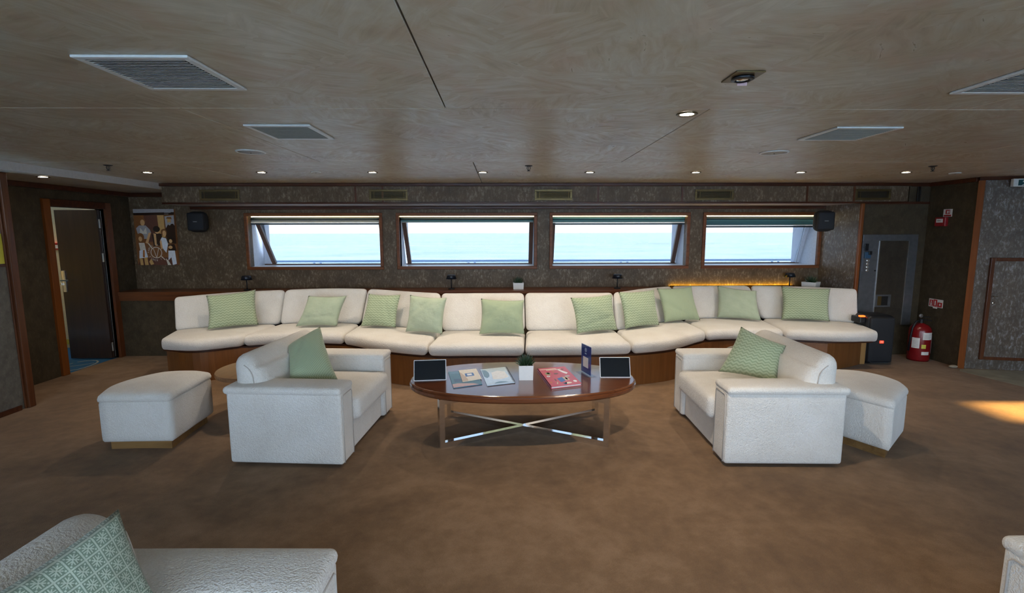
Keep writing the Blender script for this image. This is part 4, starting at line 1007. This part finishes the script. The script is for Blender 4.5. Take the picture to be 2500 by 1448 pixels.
for k in range(4): obj('switch', lathe(B(), [(.016, 0), (.020, .004), (.020, .010), (.013, .014), (0, .014)], 14, (0, 0, 0), at(4.655, yc-.020, 1.235-.042*k, FACE_Y)), M['steel_light'], pnl)
obj('lock', lathe(B(), [(.010, 0), (.010, .008), (0, .008)], 10, (0, 0, 0), at(4.765, yc-.014, 1.105, FACE_Y)), M['black'], cb_)

# party loudspeaker on the floor
sp = empty('floor_loudspeaker', (4.56, 5.93, 0), R(-4), 'black upright party loudspeaker with glowing red badge at the end of the sofa', 'speaker')
bm = rbox(.335, .33, .60, .06, (4, 4, 6)); bm.transform(at(0, .0, .302)); A('cabinet', bm, M['black'], sp)
bm = rbox(.29, .05, .55, .024, (4, 2, 6)); bm.transform(at(0, -.155, .302)); A('grille', bm, M['mesh_black'], sp)
obj('badge', bx(-.024, .024, -.186, -.178, .268, .300, bev=.004), M['led_red'], sp, world=False)
o = text_mesh('JBL', .022, plain('badge_letters', (.9, .75, .7), .4), 'badge_letters', None, Matrix.Identity(4)); o.parent = sp; o.location = (0, -.187, .284); o.rotation_euler = (R(90), 0, 0)
obj('light_bar', rbox_at(-.23, -.165, -.11, -.07, .575, .592, .008), M['led_orange'], sp, world=False)
obj('side_handle', bx(-.235, -.165, -.12, .06, .50, .575, bev=.012), M['black'], sp, world=False)
obj('foot_trim', tube(B(), [(-.13, -.168, .05), (-.10, -.178, .028), (.13, -.178, .026)], .003, 6), M['steel'], sp, world=False)

# fire extinguisher
fe = empty('fire_extinguisher', (5.215, 5.99, 0), 0, 'red fire extinguisher with paper labels standing against the dark side wall', 'fire extinguisher')
EX, EY = 5.215, 5.99
cyl = obj('cylinder', lathe(B(), [(0, .012), (.095, .012), (.112, .0), (.116, .02), (.116, .37), (.108, .41), (.08, .445), (.04, .462), (.03, .47), (0, .47)], 32, (EX, EY, 0)), M['red'], fe, smooth=True)
def wrap(a0, a1, z0, z1, mat, name, r=.1166):
    bm = B(); n = 8; L = []
    for k in range(n+1):
        a = R(a0+(a1-a0)*k/n); L.append([bm.verts.new((EX+q*math.cos(a), EY+q*math.sin(a), z)) for q, z in ((r, z0), (r, z1), (r+.0008, z1), (r+.0008, z0))])
    for a, b in zip(L, L[1:]):
        for k in range(4): bm.faces.new((a[k], b[k], b[(k+1) % 4], a[(k+1) % 4]))
    bm.faces.new(L[0]); bm.faces.new(L[-1][::-1])
    bmesh.ops.recalc_face_normals(bm, faces=bm.faces); return obj(name, bm, mat, cyl)
wrap(-115, -55, .275, .365, M['paper_white'], 'paper_label'); wrap(-168, -128, .165, .295, M['paper_white'], 'paper_label'); wrap(-118, -95, .165, .215, M['yellow_flat'], 'yellow_sticker'); wrap(-115, -72, .085, .125, M['paper_white'], 'paper_label')
for k in range(4): wrap(-112, -75+6*(k % 2), .292+.015*k, .296+.015*k, C['grey'], 'label_text_line', .1176)
for k in range(5): wrap(-163, -134, .18+.018*k, .184+.018*k, C['grey'], 'label_text_line', .1176)
wrap(-48, -40, .10, .33, C['rose'], 'side_text')
obj('valve', tube(B(), [(EX, EY, .465), (EX, EY, .52)], .022, 12), M['black'], fe)
obj('handle', beam(beam(B(), (EX-.04, EY-.01, .525), (EX+.11, EY-.02, .50), .022, .012), (EX-.03, EY-.01, .545), (EX+.09, EY-.02, .548), .020, .008), M['black'], fe)
obj('gauge', lathe(B(), [(0, 0), (.022, 0), (.024, .012), (0, .016)], 16, (0, 0, 0), at(EX-.035, EY-.02, .565, FACE_Y)), M['steel_light'], fe)
obj('hose', tube(B(), [(EX-.02, EY, .50), (EX-.09, EY-.03, .49), (EX-.128, EY-.03, .42), (EX-.132, EY-.02, .30), (EX-.13, EY, .12)], .012, 8), M['black'], fe, smooth=True)

# signs on the side wall (plane x = 5.39, facing -x)
xs_ = 5.39
cp = empty('fire_call_point', (xs_, 6.03, 1.66), 0, 'red fire alarm call point box high on the dark side wall', 'alarm box')
obj('housing', bx(xs_-.045, xs_, 5.955, 6.10, 1.665, 1.775, bev=.008), M['red_box'], cp); obj('label_plate', bx(xs_-.047, xs_-.045, 5.985, 6.075, 1.71, 1.755), M['paper_white'], cp)
for k in range(3): obj('printed_mark', bx(xs_-.048, xs_-.047, 6.015+.016*k, 6.025+.016*k, 1.728, 1.737), C['darkbrown'], cp)
s1 = empty('call_point_sign', (xs_, 6.0, 1.79), 0, 'small white and red fire sign directly above the call point', 'sign')
obj('plate', bx(xs_-.003, xs_-.0005, 5.915, 6.035, 1.779, 1.87), M['paper_white'], s1); obj('printed_red_field', bx(xs_-.0038, xs_-.003, 5.945, 6.005, 1.812, 1.862), M['red_flat'], s1); obj('printed_band', bx(xs_-.0038, xs_-.003, 5.925, 6.025, 1.783, 1.802), M['red_flat'], s1)
obj('printed_hand', bx(xs_-.0046, xs_-.0038, 5.965, 5.985, 1.82, 1.85), M['paper_white'], s1); obj('printed_flame', bx(xs_-.0046, xs_-.0038, 5.95, 5.957, 1.825, 1.855), M['paper_white'], s1)
s2 = empty('extinguisher_sign', (xs_, 6.0, .64), 0, 'red and white extinguisher pictogram sign above the fire extinguisher', 'sign')
obj('plate', bx(xs_-.003, xs_-.0005, 5.905, 6.105, .665, .765), M['paper_white'], s2); obj('plate_tab', bx(xs_-.003, xs_-.0005, 5.98, 6.04, .648, .664), M['paper_white'], s2)
obj('printed_field', bx(xs_-.0038, xs_-.003, 6.045, 6.095, .675, .752), M['red_flat'], s2); obj('printed_field', bx(xs_-.0038, xs_-.003, 5.985, 6.04, .672, .76), M['red_flat'], s2); obj('printed_field', bx(xs_-.0038, xs_-.003, 5.915, 5.98, .672, .73), M['red_flat'], s2)
obj('printed_extinguisher', box(bx(xs_-.0046, xs_-.0038, 6.06, 6.08, .68, .715), xs_-.0046, xs_-.0038, 6.064, 6.076, .72, .742), M['paper_white'], s2); obj('printed_letter', bx(xs_-.0046, xs_-.0038, 5.935, 5.955, .69, .715), M['paper_white'], s2); obj('printed_flame', bx(xs_-.0046, xs_-.0038, 6.005, 6.02, .685, .745), M['paper_white'], s2)

# flush cupboard door in the right front wall
dirw = Vector((XR-5.385, 5.21-5.585, 0)).normalized()
rwz = math.atan2(dirw.y, dirw.x)
dc = empty('cupboard_door', (5.56, 5.549, .12), rwz, 'flecked flush cupboard door with dark frame in the wall beside the extinguisher', 'cupboard door')
obj('door_panel', bx(.03, .80, -.016, -.001, .03, 1.145), M['paper_shiny'], dc, world=False)
for n_, a in (('frame_strip', (-.01, .03, -.03, -.001, .0, 1.185)), ('frame_strip', (.03, .84, -.03, -.001, 1.145, 1.185)), ('frame_strip', (.03, .84, -.03, -.001, 0.0, .035)), ('frame_strip', (.80, .84, -.03, -.001, .035, 1.145))):
    obj(n_, bx(*a, bev=.004), M['mahogany_v'], dc, world=False)
bm = tube(B(), [(.075, -.016, .745), (.075, -.05, .745), (.04, -.05, .745)], .008, 8); obj('lever', bm, M['chrome'], dc, world=False)
obj('key_rosette', lathe(B(), [(0, 0), (.016, 0), (.014, .008), (.007, .012), (0, .03)], 14, (0, 0, 0), at(.065, -.016, .665, FACE_Y)), M['chrome'], dc, world=False)
# exit sign
ex = empty('exit_sign', (5.95, 5.42, 2.08), rwz, 'green and white exit sign at the ceiling over the cupboard wall', 'sign')
ex.location = (5.62, 5.50, 2.09)
obj('housing', bx(.0, .36, -.055, -.012, .0, .085, bev=.003), M['vent_white'], ex, world=False)
obj('printed_panel', bx(.045, .35, -.057, -.055, .010, .072), M['exit_green'], ex, world=False)
obj('printed_figure', prism_xz([(.075, .014), (.10, .028), (.092, .048), (.082, .046), (.088, .062), (.12, .066), (.125, .058), (.112, .05), (.118, .034), (.135, .018), (.122, .014), (.105, .026), (.09, .014)], -.0588, .0012), M['paper_white'], ex, world=False)
# pebble doorstop
bm = B(); bmesh.ops.create_icosphere(bm, subdivisions=3, radius=1); bm.transform(at(5.315, 5.60, .018, Matrix.Diagonal((.05, .032, .018, 1))))
mark(obj('pebble', bm, M['stone'], None, smooth=True), 'flat grey pebble on the carpet at the foot of the wall corner', 'stone')
# hall call point
hc = empty('hall_call_point', (-6.12, 6.95, 1.37), 0, 'red call point box with white label on the cream hall wall', 'alarm box')
obj('housing', bx(-6.19, -6.05, 6.91, 6.949, 1.375, 1.475, bev=.006), M['red_box'], hc); obj('label_plate', bx(-6.155, -6.075, 6.908, 6.91, 1.40, 1.445), M['paper_white'], hc)

# ------------------------------------------------------------------ soffit vents
def soffit_vent(x0, x1, label, k):
    t = empty('soffit_vent', ((x0+x1)/2, 6.255, 2.0), 0, label, 'air vent', 'brass vents along the soffit')
    z0, z1, y = 1.998, 2.132, 6.254; m = .026
    bm = B(); box(bm, x0, x1, y-.010, y, z1-m, z1, bev=.002); box(bm, x0, x1, y-.010, y, z0, z0+m, bev=.002); box(bm, x0, x0+m, y-.010, y, z0+m, z1-m, bev=.002); box(bm, x1-m, x1, y-.010, y, z0+m, z1-m, bev=.002)
    obj('frame', bm, M['brass'], t); obj('duct', bx(x0+m, x1-m, y-.002, y, z0+m, z1-m), M['void'], t)
    for j in range(5):
        z = z0+m+.008+(z1-z0-2*m-.016)*j/4
        b2 = bx(x0+m, x1-m, y-.010, y-.003, z-.0022, z+.0022); obj('louvre', b2, M['brass_dark'], t)
    for xx in (x0+m+.035, x1-m-.02): obj('mullion', bx(xx-.002, xx+.002, y-.012, y-.009, z0+m, z1-m), M['brass_dark'], t)
for k, (a, b, lab) in enumerate(((-3.73, -3.24, 'brass soffit vent nearest the family poster'), (-1.655, -1.18, 'brass soffit vent crossing the divider strip above the second window'), (.393, .862, 'bright brass soffit vent above the gap between the middle windows'), (2.40, 2.89, 'brass soffit vent above the gap beside the last window'), (4.43, 4.88, 'dark brass soffit vent above the recess with the service cabinet'))):
    soffit_vent(a, b, lab, k)

# ------------------------------------------------------------------ ceiling fittings
def ceiling_vent(x0, x1, y0, y1, label):
    t = empty('ceiling_vent', ((x0+x1)/2, (y0+y1)/2, CZ), 0, label, 'air vent', 'white louvred ceiling vents')
    z = CZ-.0005; m = .028
    bm = B(); box(bm, x0, x1, y0, y0+m, z-.010, z, bev=.003); box(bm, x0, x1, y1-m, y1, z-.010, z, bev=.003); box(bm, x0, x0+m, y0+m, y1-m, z-.010, z, bev=.003); box(bm, x1-m, x1, y0+m, y1-m, z-.010, z, bev=.003)
    obj('frame', bm, M['vent_white'], t); obj('duct', bx(x0+m, x1-m, y0+m, y1-m, z-.002, z), M['void'], t)
    n = 20
    for j in range(n):
        y = y0+m+.010+(y1-y0-2*m-.020)*j/(n-1)
        b2 = bx(x0+m, x1-m, -.0075, .0075, -.001, .001); b2.transform(at(0, y, z-.007) @ Matrix.Rotation(R(28), 4, 'X')); obj('louvre', b2, M['vent_grey'], t)
ceiling_vent(-1.483, -1.083, 1.81, 2.212, 'large white louvred ceiling vent nearest the camera, above the ottoman side')
ceiling_vent(-1.465, -1.09, 2.912, 3.326, 'smaller-looking white louvred ceiling vent further back, by the round grey grille on the poster side')
ceiling_vent(1.95, 2.345, 2.95, 3.35, 'white louvred ceiling vent on the extinguisher side, behind the square spotlight')
ceiling_vent(1.97, 2.37, 1.82, 2.243, 'white louvred ceiling vent cut by the picture edge')
def downlight(x, y, z, label, power=5):
    t = empty('downlight', (x, y, z), 0, label, 'ceiling light', 'small round lit downlights')
    A('rim', lathe(B(), [(.036, -.001), (.052, -.0005), (.055, -.004), (.050, -.008), (.036, -.006), (.036, -.001)], 24), M['brass'], t)
    A('lens', lathe(B(), [(0, -.004), (.036, -.004), (.036, -.0045), (0, -.0065)], 20), M['lamp_on'], t)
    l = bpy.data.lights.new('downlight_beam', 'SPOT'); l.energy = power; l.spot_size = R(118); l.spot_blend = .8; l.shadow_soft_size = .035; l.color = (1.0, .84, .66)
    o = bpy.data.objects.new('downlight_beam', l); COL.objects.link(o); o.parent = t; o.location = (0, 0, -.02)
    return t
DLP = 17
names = ['first', 'second', 'third', 'fourth', 'fifth', 'sixth', 'seventh', 'eighth']
for k, x in enumerate((-3.565, -2.43, -1.318, -.205, .885, 1.972, 3.056, 4.151)):
    downlight(x, 5.14, CZ-.0005, 'small lit downlight, %s from the poster side in the row along the soffit' % names[k], DLP if 0 < k < 7 else DLP*.45)
downlight(.954, 2.643, CZ-.0005, 'bright lit downlight on its own near the crossing ceiling joints', 30)
downlight(-4.36, 4.87, CZL-.0005, 'small lit downlight in the lowered strip of ceiling above the door', 3)
# off-camera downlights added as fill to brighten the lounge
for x in (-2.6, -.4, 1.8, 4.0):
    downlight(x, -.6, CZ-.0005, {-2.6: 'added rear fill downlight on the door side', -.4: 'added rear fill downlight behind the camera, towards the door', 1.8: 'added rear fill downlight behind the camera, towards the extinguisher', 4.0: 'added rear fill downlight on the extinguisher side'}[x], 14)
# square eyeball spotlight
sq = empty('square_spotlight', (.947, 2.027, CZ-.0005), R(0), 'unlit eyeball spotlight in a square brass plate in the ceiling', 'ceiling light')
A('plate', bx(-.056, .056, -.07, .07, -.006, 0, bev=.002), M['brass'], sq, False)
A('eyeball_rim', lathe(B(), [(.030, -.006), (.042, -.006), (.043, -.014), (.030, -.018), (.030, -.006)], 24), M['black'], sq)
A('bulb', lathe(B(), [(0, -.007), (.030, -.007), (.022, -.016), (0, -.018)], 20), M['chrome'], sq)
A('red_tag', bx(-.005, .035, -.002, .001, -.02, -.006), C['rose'], sq, False); sq.children[-1].location = (.01, .058, 0)
def grille(x, y, r, label, dark=False):
    t = empty('ceiling_speaker', (x, y, CZ-.0005), 0, label, 'ceiling speaker', 'round ceiling grilles')
    A('rim', lathe(B(), [(r*.86, 0), (r, 0), (r*.99, -.007), (r*.90, -.010), (r*.86, -.006), (r*.86, 0)], 40), M['vent_white'], t)
    A('grille', lathe(B(), [(0, -.004), (r*.86, -.004), (r*.86, -.007), (r*.5, -.010), (0, -.011)], 40), M['vent_grey'] if dark else plain('pale_grille', (.30, .31, .32), .5, 0, .3, 300), t)
    A('centre_screw', lathe(B(), [(0, -.010), (.006, -.011), (.005, -.013), (0, -.014)], 10), M['black'], t)
grille(-1.895, 3.86, .105, 'large round pale ceiling grille on the poster side, behind the second vent')
grille(2.092, 3.885, .105, 'large round dark-centred ceiling grille on the extinguisher side', True)
grille(-1.877, 5.115, .05, 'tiny round ceiling grille between two downlights on the poster side', True)
grille(4.73, 5.21, .055, 'tiny round ceiling grille beyond the last downlight on the extinguisher side', True)
def sprinkler(x, y, label):
    t = empty('sprinkler', (x, y, CZ-.0005), 0, label, 'sprinkler', 'ceiling sprinklers')
    A('escutcheon', lathe(B(), [(0, 0), (.036, 0), (.034, -.004), (.014, -.010), (0, -.010)], 20), M['black'], t)
    A('frame', tube(tube(B(), [(-.012, 0, -.008), (-.016, 0, -.022), (-.010, 0, -.036), (0, 0, -.044)], .0028, 6), [(.012, 0, -.008), (.016, 0, -.022), (.010, 0, -.036), (0, 0, -.044)], .0028, 6), M['black'], t)
    A('bulb', tube(B(), [(0, 0, -.008), (0, 0, -.042)], .0024, 6), M['black'], t)
    A('deflector', lathe(B(), [(0, -.046), (.016, -.046), (.016, -.049), (0, -.050)], 16), M['black'], t)
sprinkler(-3.55, 4.62, 'dark ceiling sprinkler over the door side, by the ceiling step')
sprinkler(.237, 4.66, 'dark ceiling sprinkler over the middle of the sofa')
sprinkler(4.03, 4.68, 'dark ceiling sprinkler on the extinguisher side')
